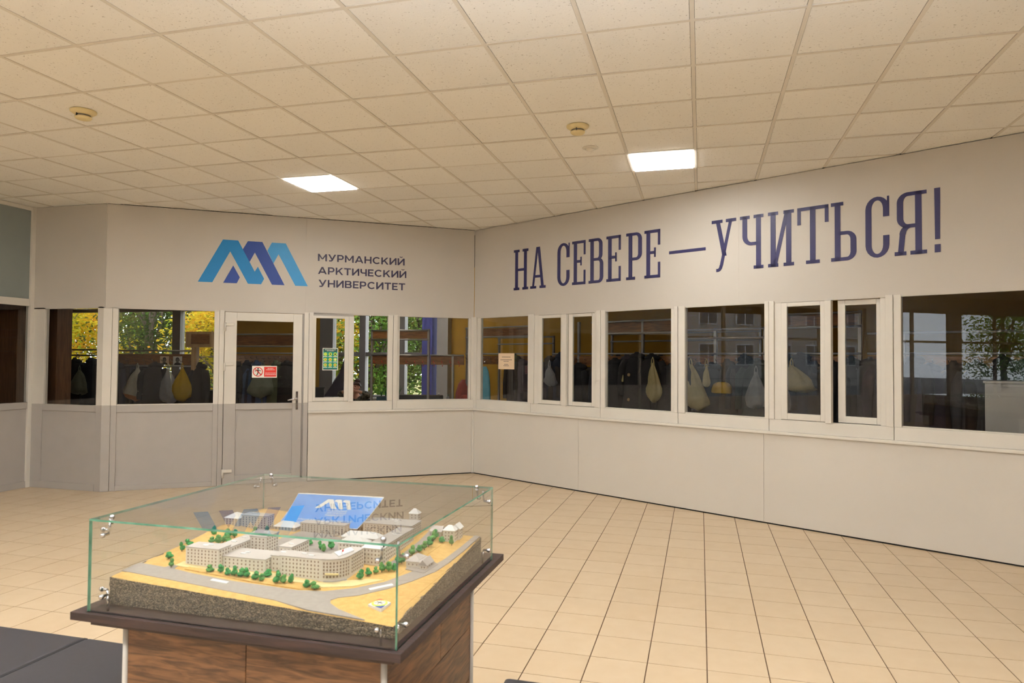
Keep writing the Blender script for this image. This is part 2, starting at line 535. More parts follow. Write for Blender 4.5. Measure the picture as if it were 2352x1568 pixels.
# ------------------------------------------------------------------ ceiling
GX, GY = -0.044, 3.891
def in_lobby(x, y):
    if x < -8.1 or x > 9.2 or y < -9.5: return False
    if x < PL.x: return y < PL.y
    if x < PC.x: return y < PL.y + (x - PL.x) * (PC.y - PL.y) / (PC.x - PL.x)
    return y < PC.y + (x - PC.x) * eB.y / eB.x
LAMPS = [(-7, 4), (-1, 4)] + [(i, j) for j in (-3, -8, -13) for i in (-13, -10, -7, -4, -1, 2, 5) if (i, j) != (5, -3)]
ceiling = empty('ceiling', (0, 0, 0), label='suspended ceiling of square mineral tiles in a white grid', cat='ceiling', kind='structure')
tb = MB().box(0.0145, 0.5855, 0.0145, 0.5855, 0, 0.014)
tile_me = tb.mesh('ceiling_tile')
tile_far = MB()
fwd = Vector((-math.sin(math.radians(15.26)), math.cos(math.radians(15.26)), 0))
rgt = Vector((fwd.y, -fwd.x, 0))
def in_view(x, y, z, m=0.1):
    d = Vector((x, y, z - CAM_Z)); k = d.dot(fwd)
    if k < 0.3: return False
    u = d.dot(rgt) / k; w = d.z / k - 0.0268
    return abs(u) < 0.741 + m and abs(w) < 0.494 + m
for i in range(-15, 17):
    for j in range(-23, 12):
        x, y = GX + 0.6 * i, GY + 0.6 * j
        if (i, j) in LAMPS: continue
        cs = [(x, y), (x + .6, y), (x, y + .6), (x + .6, y + .6), (x + .3, y + .3)]
        if not any(in_lobby(*c) for c in cs): continue
        if any(in_view(c[0], c[1], CEIL) for c in cs):
            sag = RND.choice([0, 0, 0, 0.0015, 0.003])
            t = link('ceiling_tile', tile_me, 'tile_ceil', ceiling, (x, y, CEIL + 0.0035 - sag))
            t.rotation_euler = (RND.uniform(-.004, .004), RND.uniform(-.004, .004), 0)
        else:
            tile_far.box(x + .012, x + .588, y + .012, y + .588, CEIL + .003, CEIL + .017)
tag(obj('ceiling_tiles_beyond_view', tile_far, 'tile_ceil', ceiling), kind='stuff')
for i in range(-14, 17):
    x = GX + 0.6 * i
    if -8.1 < x < 9.2:
        y1 = 9.6
        while not in_lobby(x, y1): y1 -= 0.01
        obj('ceiling_rail', B(x - .0125, x + .0125, -9.5, y1, CEIL, CEIL + .006), 'tbar', ceiling)
for j in range(-22, 11):
    y = GY + 0.6 * j
    if not -9.5 < y < 9.5: continue
    xs = [-8.1 + .01 * k for k in range(1731) if in_lobby(-8.1 + .01 * k, y)]
    if xs:
        obj('ceiling_rail', B(xs[0], xs[-1], y - .0115, y + .0115, CEIL + .0005, CEIL + .0065), 'tbar', ceiling)
obj('ceiling_slab', B(-17.3, 9.4, -9.7, 14.3, CEIL + .09, CEIL + .3), 'slab', ceiling)

# ------------------------------------------------------------------ floor
floor = empty('floor', (0, 0, 0), label='beige square floor tiles with dark joints', cat='floor', kind='structure')
obj('grout_bed', B(-17.3, 9.4, -9.7, 14.3, -0.12, -0.0035), 'grout', floor)
JW = 0.0032
ft = MB().box(JW, FPX - JW, JW, FPY - JW, -0.01, 0)
ft_me = ft.mesh('floor_tile')
cells = []
for i in range(-28, 31):
    for j in range(-46, 20):
        x, y = FOX + FPX * i, FOY + FPY * j
        cs = [(x, y), (x + FPX, y), (x, y + FPY), (x + FPX, y + FPY)]
        if any(in_lobby(*c) for c in cs):
            vis = in_view(x + FPX / 2, y + FPY / 2, 0, 0.02)
            hid = (-2.9 < x < -0.9 and y < 3.6) or (x < -1.75 and y < 2.6)
            cells.append((0 if (vis and not hid) else 1, math.hypot(x, y), x, y))
cells.sort()
rest = MB()
for k, (v, d, x, y) in enumerate(cells):
    if k < 300 and v == 0:
        link('floor_tile', ft_me, 'floor', floor, (x, y, 0))
    else:
        rest.box(x + JW, x + FPX - JW, y + JW, y + FPY - JW, -0.01, 0)
tag(obj('floor_tiles_farther_off', rest, 'floor', floor), kind='stuff')

# ------------------------------------------------------------------ glazing helpers (wall frame: x along, y into the wall, z up)
def pane(parent, x0, x1, z0, z1, y=0.03, t=0.006, name='pane'):
    mb = MB().box(x0, x1, y, y + t, z0, z1, mats=[2, 2, 0, 2, 1, 2])
    return obj(name, mb, ['glass', 'glass_back', 'glass_edge'], parent)

def bar(parent, name, x0, x1, y0, y1, z0, z1, m='pvc', bev=0.004):
    return obj(name, B(x0, x1, y0, y1, z0, z1), m, parent, bevel=bev)

def wall_root(name, p, rz, label, kind='structure', cat='wall'):
    return empty(name, tuple(p), rz, label=label, cat=cat, kind=kind)

def fixed_window(n, p, rz, u0, g0, g1, u1, label, rail=True, z0=None):
    w = wall_root('window_%d' % n, p, rz, label, cat='window')
    if g0 - u0 > 0.09:
        mid = u0 + 0.062
        bar(w, 'jamb', u0 + .002, mid, -.012, .06, LEDGE if rail else WB, WT + .02)
        bar(w, 'glazing_bead', mid, g0, .006, .06, WB, WT + .02)
    else:
        bar(w, 'jamb', u0 + .002, g0, -.006, .06, WB, WT + .02)
    if u1 - g1 > 0.07:
        mid = u1 - 0.045
        bar(w, 'glazing_bead', g1, mid, .006, .06, WB, WT + .02)
        bar(w, 'jamb', mid, u1 - .002, -.012, .06, WB, WT + .02)
    else:
        bar(w, 'jamb', g1, u1 - .002, -.006, .06, WB, WT + .02)
    if rail:
        bar(w, 'bottom_rail', u0 + .002, u1 - .002, -.004, .06, LEDGE, WB)
    bar(w, 'sill_bead', g0, g1, .006, .05, WB, WB + .012)
    pane(w, g0, g1, WB + .012, WT + .01)
    return w

def sash(parent, x0, x1, y, g0, g1, z0=1.06, z1=2.222, gz0=1.11, gz1=2.182, name='sash', stile=None):
    s = empty(name); s.parent = parent
    m = MB()
    bar(s, 'sash_stile', x0, g0, y, y + .032, z0, z1)
    bar(s, 'sash_stile', g1, x1, y, y + .032, z0, z1)
    bar(s, 'sash_rail', g0, g1, y, y + .032, z0, gz0)
    bar(s, 'sash_rail', g0, g1, y, y + .032, gz1, z1)
    pane(s, g0, g1, gz0, gz1, y + .012)
    return s

# ------------------------------------------------------------------ right partition (long, under the slogan)
wr = wall_root('wall_right', PC, rB, 'long white partition with a slogan above a band of windows')
bar(wr, 'upper_panel', 0.004, 4.02, 0, .05, WT, CEIL - .004, 'fascia', 0)
bar(wr, 'upper_panel', 4.0206, LEN_B, 0, .05, WT, CEIL - .004, 'fascia', 0)
bar(wr, 'lower_panel', 0.03, 1.92, -.012, .04, .014, .906, 'panel_white', .002)
bar(wr, 'lower_panel', 1.922, 4.29, -.012, .04, .014, .906, 'panel_white', .002)
bar(wr, 'lower_panel', 4.292, LEN_B, -.012, .04, .014, .906, 'panel_white', .002)
bar(wr, 'corner_strip', 0.0, 0.028, -.016, .03, .01, .906, 'pvc', .002)
bar(wr, 'ledge', 0.0, LEN_B, -.042, .06, .906, LEDGE, 'pvc', .006)
bar(wr, 'plinth_shadow_gap', 0.0, LEN_B, -.004, .04, 0, .016, 'gap', 0)
bar(wr, 'backing_board', 0.0, LEN_B, .041, .06, .016, .906, 'pvc_grey', 0)
fixed_window(1, PC, rB, 0.0, .132, 1.054, 1.108, 'first fixed window beside the corner of the slogan wall, paper notice taped on')
w2 = wall_root('window_2', PC, rB, 'narrow two-sash sliding window near the corner of the slogan wall', cat='window')
bar(w2, 'jamb', 1.11, 1.165, -.012, .06, WB, WT + .02); bar(w2, 'glazing_bead', 1.165, 1.235, .004, .06, WB, WT + .02)
bar(w2, 'jamb', 2.15, 2.183, .004, .06, WB, WT + .02)
bar(w2, 'bottom_rail', 1.11, 2.248, -.004, .06, LEDGE, WB)
bar(w2, 'jamb', 2.185, 2.248, -.012, .06, WB, WT + .02)
sash(w2, 1.235, 1.66, -.002, 1.30, 1.617)
bar(w2, 'pull_stile', 1.655, 1.727, -.03, .03, 1.05, 2.222)
sash(w2, 1.735, 2.15, .012, 1.802, 2.103)
fixed_window(3, PC, rB, 2.25, 2.317, 3.215, 3.308, 'square fixed window between the two sliding windows, nearer the corner')
fixed_window(4, PC, rB, 3.31, 3.395, 4.297, 4.343, 'square fixed window with a big pale bag hanging behind it')
w5 = wall_root('window_5', PC, rB, 'sliding window standing slightly open, right of the middle of the slogan wall', cat='window')
bar(w5, 'jamb', 4.345, 4.397, -.012, .06, WB, WT + .02); bar(w5, 'glazing_bead', 4.397, 4.466, .004, .06, WB, WT + .02)
bar(w5, 'bottom_rail', 4.345, 5.483, -.004, .06, LEDGE, WB)
bar(w5, 'jamb', 5.372, 5.42, .012, .06, WB, WT + .02)
bar(w5, 'jamb', 5.42, 5.483, -.012, .06, WB, WT + .02)
sash(w5, 4.466, 4.90, -.002, 4.526, 4.846, gz0=1.122)
bar(w5, 'pull_stile', 4.895, 4.954, -.03, .03, 1.05, 2.222)
sash(w5, 4.994, 5.372, .04, 5.06, 5.332, gz0=1.122, gz1=2.172)
fixed_window(6, PC, rB, 5.485, 5.548, 6.62, 6.74, 'widest fixed window at the right edge, mirroring sky and trees')
fixed_window(12, PC, rB, 6.742, 6.84, 7.9, 7.98, 'fixed window next past the right edge of the picture')

# ------------------------------------------------------------------ left partition (logo, door)
wl = wall_root('wall_left', PL, rA, 'partition with the mountain logo above a white door and windows')
bar(wl, 'upper_panel', 0.0, 2.335, 0, .05, WT, CEIL - .006, 'fascia', 0)
bar(wl, 'upper_panel', 2.3355, LEN_A - .004, 0, .05, WT, CEIL - .006, 'fascia', 0)
bar(wl, 'top_shadow_gap', 0.0, LEN_A, .006, .05, CEIL - .006, CEIL + .002, 'gap', 0)
bar(wl, 'lower_panel', 2.39, LEN_A - .03, -.012, .04, .014, .906, 'panel_white', .002)
bar(wl, 'corner_strip', LEN_A - .028, LEN_A - .0, -.016, .03, .01, .906, 'pvc', .002)
bar(wl, 'ledge', 2.385, LEN_A, -.042, .06, .906, LEDGE, 'pvc', .006)
bar(wl, 'plinth_shadow_gap', 2.39, LEN_A, -.004, .04, 0, .016, 'gap', 0)
bar(wl, 'backing_board', 2.39, LEN_A, .041, .06, .016, .906, 'pvc_grey', 0)
GZ = 1.04
bar(wl, 'corner_post', -.02, .075, -.008, .075, GZ, WT, 'pvc')
bar(wl, 'corner_post', -.02, .075, -.008, .075, 0, GZ, 'pvc_grey')
# window 7 with its grey panel
w7 = wall_root('window_7', PL, rA, 'window left of the door over a grey panel, bags hanging behind', cat='window')
bar(w7, 'jamb', .077, .14, 0, .06, GZ, WT + .02); bar(w7, 'jamb', 1.222, 1.282, 0, .06, GZ, WT + .02)
bar(w7, 'jamb', .077, .14, 0, .06, 0, GZ, 'pvc_grey'); bar(w7, 'jamb', 1.222, 1.282, 0, .06, 0, GZ, 'pvc_grey')
bar(w7, 'middle_rail', .14, 1.222, 0, .06, .955, GZ, 'pvc_grey'); bar(w7, 'bottom_rail', .14, 1.222, 0, .06, 0, .06, 'pvc_grey')
bar(w7, 'infill_panel', .13, 1.232, .016, .05, .05, .965, 'pvc_grey', .003)
bar(w7, 'sill_bead', .14, 1.222, .006, .05, GZ, GZ + .012)
pane(w7, .14, 1.222, GZ + .012, WT + .01)
# door
d1 = wall_root('door_1', PL, rA, 'white and grey half-glazed door with a chrome handle and a red sign', cat='door')
bar(d1, 'door_frame', 1.284, 1.342, -.004, .07, GZ, WT + .02); bar(d1, 'door_frame', 1.284, 1.342, -.004, .07, 0, GZ, 'pvc_grey')
bar(d1, 'door_frame', 2.325, 2.384, -.002, .07, GZ, WT + .02); bar(d1, 'door_frame', 2.325, 2.384, -.002, .07, 0, GZ, 'pvc_grey')
bar(d1, 'rebate', 2.303, 2.326, .02, .06, 0, WT, 'pvc_grey', .002)
lf = empty('door_leaf'); lf.parent = d1
bar(lf, 'leaf_stile', 1.348, 1.49, -.016, .05, GZ, WT - .006); bar(lf, 'leaf_stile', 2.186, 2.30, -.016, .05, GZ, WT - .006)
bar(lf, 'leaf_rail', 1.49, 2.186, -.016, .05, 2.11, WT - .006)
bar(lf, 'leaf_stile', 1.348, 1.49, -.016, .05, .01, GZ, 'pvc_grey'); bar(lf, 'leaf_stile', 2.186, 2.30, -.016, .05, .01, GZ, 'pvc_grey')
bar(lf, 'leaf_rail', 1.49, 2.186, -.016, .05, .965, GZ + .004, 'pvc_grey'); bar(lf, 'leaf_rail', 1.49, 2.186, -.016, .05, .01, .125, 'pvc_grey')
bar(lf, 'leaf_panel', 1.48, 2.196, .004, .04, .115, .975, 'pvc_grey', .003)
pane(lf, 1.49, 2.186, GZ + .004, 2.11, .012)
for hz in (2.03, 1.52, .155):
    h = empty('hinge'); h.parent = d1
    obj('hinge_barrel', MB().tube([(1.352, -.034, hz - .055), (1.352, -.034, hz + .055)], .012, 10), 'pvc', h)
    bar(h, 'hinge_plate', 1.352, 1.46, -.03, -.016, hz + .012, hz + .05, 'pvc', .004)
hd = empty('door_handle'); hd.parent = d1
bar(hd, 'handle_plate', 2.228, 2.258, -.026, -.016, .955, 1.197, 'chrome', .004)
obj('handle_lever', MB().tube([(2.243, -.02, 1.10), (2.243, -.062, 1.10), (2.235, -.072, 1.10), (2.19, -.076, 1.095), (2.125, -.076, 1.082)], [.011, .011, .012, .012, .010], 10), 'chrome', hd)
bar(hd, 'lock_cylinder', 2.235, 2.251, -.034, -.024, .99, 1.03, 'chrome', .003)
# sliding window right of the door, half open
w8 = wall_root('window_8', PL, rA, 'sliding window beside the door, one sash pushed open, green poster on it', cat='window')
bar(w8, 'jamb', 2.387, 2.44, -.01, .06, WB, WT + .02)
bar(w8, 'bottom_rail', 2.387, 3.508, -.004, .06, LEDGE, WB)
bar(w8, 'jamb', 3.437, 3.508, -.006, .06, WB, WT + .02)
bar(w8, 'head_track', 2.44, 2.97, .0, .06, 2.19, WT + .02, 'pvc_grey', .002)
sash(w8, 2.436, 2.91, -.002, 2.478, 2.852, z1=2.205, gz1=2.172)
bar(w8, 'pull_stile', 2.905, 2.972, -.03, .03, 1.05, 2.205)
fixed_window(9, PL, rA, 3.51, 3.603, 4.605, LEN_A - .002, 'fixed window in the inner corner with a violet pillar seen behind it')

# ------------------------------------------------------------------ short return and side glazing at the far left
ws = wall_root('wall_return', PM, 0, 'short grey return of the partition at the far left')
bar(ws, 'upper_panel', 0.0, LEN_L, 0, .05, WT, CEIL - .004, 'fascia', .002)
bar(ws, 'lower_rail', 0.0, LEN_L - .11, 0, .06, .0, .085, 'pvc_grey')
w10 = wall_root('window_10', PM, 0, 'window in the short return at the left, yellow leaves behind it', cat='window')
bar(w10, 'jamb', 0.0, .19, 0, .06, GZ, WT + .02); bar(w10, 'jamb', 1.005, LEN_L - .012, 0, .06, GZ, WT + .02)
bar(w10, 'jamb', 0.0, .17, 0, .06, .085, GZ, 'pvc_grey'); bar(w10, 'jamb', 1.005, LEN_L - .012, 0, .06, 0, GZ, 'pvc_grey')
bar(w10, 'middle_rail', .17, 1.005, 0, .06, .96, GZ, 'pvc_grey')
bar(w10, 'infill_panel', .16, 1.01, .016, .05, .08, .97, 'pvc_grey', .003)
pane(w10, .19, 1.005, GZ, WT + .01)

SIDE0 = 3.2
wd = wall_root('wall_side', (PM.x, SIDE0, 0), PI / 2, 'bluish glazed side partition at the left edge of the picture')
SL = PM.y - SIDE0
bar(wd, 'corner_post', SL - .05, SL + .02, -.01, .06, 0, CEIL - .004, 'pvc')
bar(wd, 'top_rail', 0, SL - .05, 0, .06, CEIL - .05, CEIL - .004, 'pvc')
bar(wd, 'middle_rail', 0, SL - .05, 0, .06, 2.26, 2.35, 'pvc')
bar(wd, 'upper_panel', 0, SL - .05, .02, .04, 2.35, CEIL - .05, 'frosted', 0)
bar(wd, 'lower_rail', 0, SL - .05, 0, .06, 0, .08, 'pvc_grey'); bar(wd, 'sill_rail', 0, SL - .05, -.004, .06, .98, 1.06, 'pvc_grey')
bar(wd, 'lower_panel', 0, SL - .05, .016, .05, .07, .99, 'pvc_grey', .003)
for k in range(4):
    x0 = SL - .05 - .9 * (k + 1); x1 = SL - .05 - .9 * k
    bar(wd, 'mullion', max(0, x0), max(0, x0) + .06, -.004, .06, 0, 2.26, 'pvc')
    if x1 - max(0, x0) > .1:
        pane(wd, max(0, x0) + .06, x1, 1.06, 2.26)

# lobby walls behind and beside the photographer
wx = tag(obj('wall_window_side', MB(), 'white_plaster'), 'window wall of the hall behind the photographer', 'wall', kind='structure')
mbw = MB()
mbw.box(-8.35, -8.1, -9.5, SIDE0, 0, .7); mbw.box(-8.35, -8.1, -9.5, SIDE0, 3.1, CEIL + .09)
for y in (-9.5, -6.3, -3.1, 0.1, 2.9):
    mbw.box(-8.35, -8.1, y, y + .3, .7, 3.1)
wx.data = mbw.mesh('wall_window_side'); wx.data.materials.append(M['white_plaster'])
for n, y in enumerate((-9.2, -6.0, -2.8, 0.4)):
    y1 = y + (2.9 if n < 3 else 2.5)
    w = wall_root('window_%d' % (13 + n), (-8.2, y, 0), PI / 2, 'tall hall window %s behind the photographer' % ['farthest back', 'third from the partition', 'second from the partition', 'nearest the partition'][n], cat='window')
    W = y1 - y
    for a, b in ((0, .06), (W / 2 - .04, W / 2 + .04), (W - .06, W)):
        bar(w, 'window_post', a, b, -.02, .05, .7, 3.1, 'pvc')
    for a, b in ((.7, .76), (2.2, 2.26), (3.04, 3.1)):
        for q0, q1 in ((.06, W / 2 - .04), (W / 2 + .04, W - .06)):
            bar(w, 'window_rail', q0, q1, -.02, .05, a, b, 'pvc')
    for a, b in ((.76, 2.2), (2.26, 3.04)):
        for q0, q1 in ((.06, W / 2 - .04), (W / 2 + .04, W - .06)):
            pane(w, q0, q1, a, b, .01)
obj('wall_back', B(-8.35, 9.4, -9.7, -9.5, 0, CEIL + .09), 'white_plaster')
tag(bpy.data.objects['wall_back'], 'plain back wall of the hall behind the photographer', 'wall', kind='structure')
obj('wall_far_right', B(9.2, 9.4, -9.7, 14.3, 0, CEIL + .09), 'white_plaster')
tag(bpy.data.objects['wall_far_right'], 'plain side wall closing the hall on the right', 'wall', kind='structure')
bE = PC + eB * LEN_B
we = obj('wall_end', B(0, 9.2 - bE.x + .5, 0, .1, 0, CEIL + .09), 'white_plaster', loc=(bE.x, bE.y, 0))
we.rotation_euler = (0, 0, rB)
tag(we, 'plain wall carrying on past the slogan partition', 'wall', kind='structure')

# ------------------------------------------------------------------ lettering on the walls
def tmesh(body, off=0.0):
    c = bpy.data.curves.new('lettering', 'FONT'); c.body = body; c.offset = off
    c.resolution_u = 4
    o = bpy.data.objects.new('lettering', c); COL.objects.link(o)
    dg = bpy.context.evaluated_depsgraph_get()
    me = bpy.data.meshes.new_from_object(o.evaluated_get(dg))
    bpy.data.objects.remove(o); bpy.data.curves.remove(c)
    return me

def text_part(parent, name, body, x0, x1, z0, z1, y, m, off=0.0, thick=0.0, cap='H', basis=None):
    """lay flat lettering in the x,z plane of parent; z0..z1 is the cap height"""
    me = tmesh(body, off)
    if not me.vertices: return None
    xs = [v.co.x for v in me.vertices]
    a, b = min(xs), max(xs)
    sx = (x1 - x0) / max(1e-6, b - a); sz = (z1 - z0) / 0.70
    for v in me.vertices:
        X = x0 + (v.co.x - a) * sx; Z = z0 + v.co.y * sz
        v.co = basis(X, Z) if basis else Vector((X, y, Z))
    me.materials.clear()
    if thick > 0:
        bm = bmesh.new(); bm.from_mesh(me)
        r = bmesh.ops.extrude_face_region(bm, geom=list(bm.faces))
        for v in r['geom']:
            if isinstance(v, bmesh.types.BMVert): v.co.y -= thick
        bm.to_mesh(me); bm.free()
    return link(name, me, m, parent)

logo = wall_root('logo_sign', PL, rA, 'blue mountain-shaped university logo on the white panel over the door', kind=None, cat='sign')
CAPH = max(v.co.y for v in tmesh('Н').vertices)
logo_polys = [
    ('logo_a', [(1.019, 2.595), (1.305, 3.15), (1.488, 3.15), (1.694, 2.756), (1.732, 2.822), (1.811, 2.668), (1.775, 2.595), (1.614, 2.595), (1.394, 3.003), (1.188, 2.595)]),
    ('logo_b', [(1.317, 2.595), (1.433, 2.823), (1.515, 2.672), (1.479, 2.595)]),
    ('logo_b', [(1.545, 3.04), (1.605, 3.149), (1.782, 3.149), (2.066, 2.595), (1.908, 2.595), (1.692, 3.005), (1.629, 2.879)]),
    ('logo_c', [(1.845, 3.04), (1.899, 3.149), (2.073, 3.149), (2.361, 2.594), (2.201, 2.594), (1.985, 3.0), (1.923, 2.875)])]
def fill_poly(mb, poly, y0, y1, mi=0):
    """concave outline in x,z with thickness, triangulated"""
    from mathutils.geometry import tessellate_polygon
    k = len(poly)
    n = mb.add([(x, y0, z) for x, z in poly] + [(x, y1, z) for x, z in poly])
    for t in tessellate_polygon([[Vector((x, z, 0)) for x, z in poly]]):
        mb.face([n + i for i in t], mi); mb.face([n + k + i for i in reversed(t)], mi)
    for i in range(k):
        j = (i + 1) % k
        mb.face([n + i, n + k + i, n + k + j, n + j], mi)
for m_, pl in logo_polys:
    mb = MB(); fill_poly(mb, pl, -.0025, .0); obj('logo_stroke', mb, m_, logo)

def arc_strip(mb, cx, cz, rx, rz, a0, a1, tx, tz, y0, y1, n=10):
    for i in range(n):
        t0 = math.radians(a0 + (a1 - a0) * i / n); t1 = math.radians(a0 + (a1 - a0) * (i + 1) / n)
        o0 = (cx + rx * math.cos(t0), cz + rz * math.sin(t0)); o1 = (cx + rx * math.cos(t1), cz + rz * math.sin(t1))
        i0 = (cx + (rx - tx) * math.cos(t0), cz + (rz - tz) * math.sin(t0)); i1 = (cx + (rx - tx) * math.cos(t1), cz + (rz - tz) * math.sin(t1))
        mb.prism([o0, o1, i1, i0], y0, y1)
SANS_W = dict(zip('МУРАНСКИЙТЧЕВ', (1.10, .98, .82, 1.08, .90, .98, .92, .92, .92, .84, .82, .72, .86)))
def sans_letter(ch, W):
    """bold geometric capital, one unit tall: list of outlines plus arc bands"""
    t, q = .20, .175
    P = []; A = []
    R = lambda x0, x1, z0, z1: P.append([(x0, z0), (x1, z0), (x1, z1), (x0, z1)])
    if ch == 'М':
        R(0, t, 0, 1); R(W - t, W, 0, 1)
        c = W / 2
        P.append([(0, 1), (t * .92, 1), (c + .085, .26), (c - .085, .26)]); P.append([(W - t * .92, 1), (W, 1), (c + .085, .26), (c - .085, .26)])
    elif ch == 'У':
        P.append([(0, 1), (.22, 1), (W * .62, .27), (W * .42, .27)])
        P.append([(W - .21, 1), (W, 1), (W * .56, .10), (W * .36, .10), (W * .42, .27)])
        A.append((W * .36, .20, .20, .20, -90, -25, .19, q)); R(W * .12, W * .36, 0, q)
    elif ch == 'Р':
        R(0, t, 0, 1); r = .345; R(t, W - r, 1 - q, 1); R(t, W - r, 1 - 2 * r, 1 - 2 * r + q)
        A.append((W - r, 1 - r, r, r, -90, 90, t, q))
    elif ch == 'А':
        c = W / 2
        P.append([(0, 0), (.21, 0), (c + .03, .86), (c + .10, 1), (c - .10, 1)]); P.append([(W - .21, 0), (W, 0), (c + .10, 1), (c - .10, 1), (c - .03, .86)])
        R(.22, W - .22, .20, .20 + q * .95)
    elif ch == 'Н':
        R(0, t, 0, 1); R(W - t, W, 0, 1); R(t, W - t, .5 - q / 2, .5 + q / 2)
    elif ch == 'С':
        A.append((W * .54, .5, W * .54, .51, 42, 318, t, q))
    elif ch == 'К':
        R(0, t, 0, 1)
        P.append([(t, .30), (t + .16, .42), (W - .01, 1), (W - .25, 1), (t, .52)]); P.append([(t + .13, .50), (t + .27, .62), (W + .02, 0), (W - .22, 0)])
    elif ch in 'ИЙ':
        R(0, t, 0, 1); R(W - t, W, 0, 1); P.append([(t * .9, 0), (t * .9, .32), (W - t * .9, 1), (W - t * .9, .68)])
        if ch == 'Й': A.append((W / 2, 1.29, .21, .19, 190, 350, .10, .10))
    elif ch == 'Т':
        R(0, W, 1 - q, 1); R(W / 2 - t / 2, W / 2 + t / 2, 0, 1 - q)
    elif ch == 'Ч':
        R(W - t, W, 0, 1); R(0, t, .62, 1); A.append((.30, .66, .30, .32, 180, 270, t, q)); R(.30, W - t, .34, .34 + q)
    elif ch == 'Е':
        R(0, t, 0, 1); R(t, W, 0, q); R(t, W, 1 - q, 1); R(t, W - .06, .5 - q / 2, .5 + q / 2)
    elif ch == 'В':
        R(0, t, 0, 1); r1, r2 = .265, .285
        R(t, W - r1 - .04, 1 - q, 1); R(t, W - r2, 0, q); R(t, W - r2, .5 - q / 2, .5 + q / 2)
        A.append((W - r1 - .04, 1 - r1, r1, r1, -90, 90, t, q)); A.append((W - r2, r2, r2, r2, -90, 90, t, q))
    return P, A
def sans_line(parent, word, x0, x1, z0, z1, m_):
    gap = .135
    tot = sum(SANS_W[c] for c in word) + gap * (len(word) - 1)
    k = (x1 - x0) / tot; kz = z1 - z0; x = x0
    for ch in word:
        P, A = sans_letter(ch, SANS_W[ch]); mb = MB()
        for pl in P: fill_poly(mb, [(x + a * k, z0 + b_ * kz) for a, b_ in pl], -.002, 0)
        for cx_, cz_, rx, rz, a0, a1, tx, tz in A: arc_strip(mb, x + cx_ * k, z0 + cz_ * kz, rx * k, rz * kz, a0, a1, tx * k, tz * kz, -.002, 0, 16)
        obj('letter', mb, m_, parent)
        x += (SANS_W[ch] + gap) * k
uni = wall_root('university_lettering', PL, rA, 'three-line dark university name beside the blue logo', kind=None, cat='lettering')
sans_line(uni, 'МУРМАНСКИЙ', 2.486, 3.658, 2.941, 3.037, 'text_dark')
sans_line(uni, 'АРКТИЧЕСКИЙ', 2.489, 3.685, 2.766, 2.862, 'text_dark')
sans_line(uni, 'УНИВЕРСИТЕТ', 2.498, 3.67, 2.592, 2.690, 'text_dark')

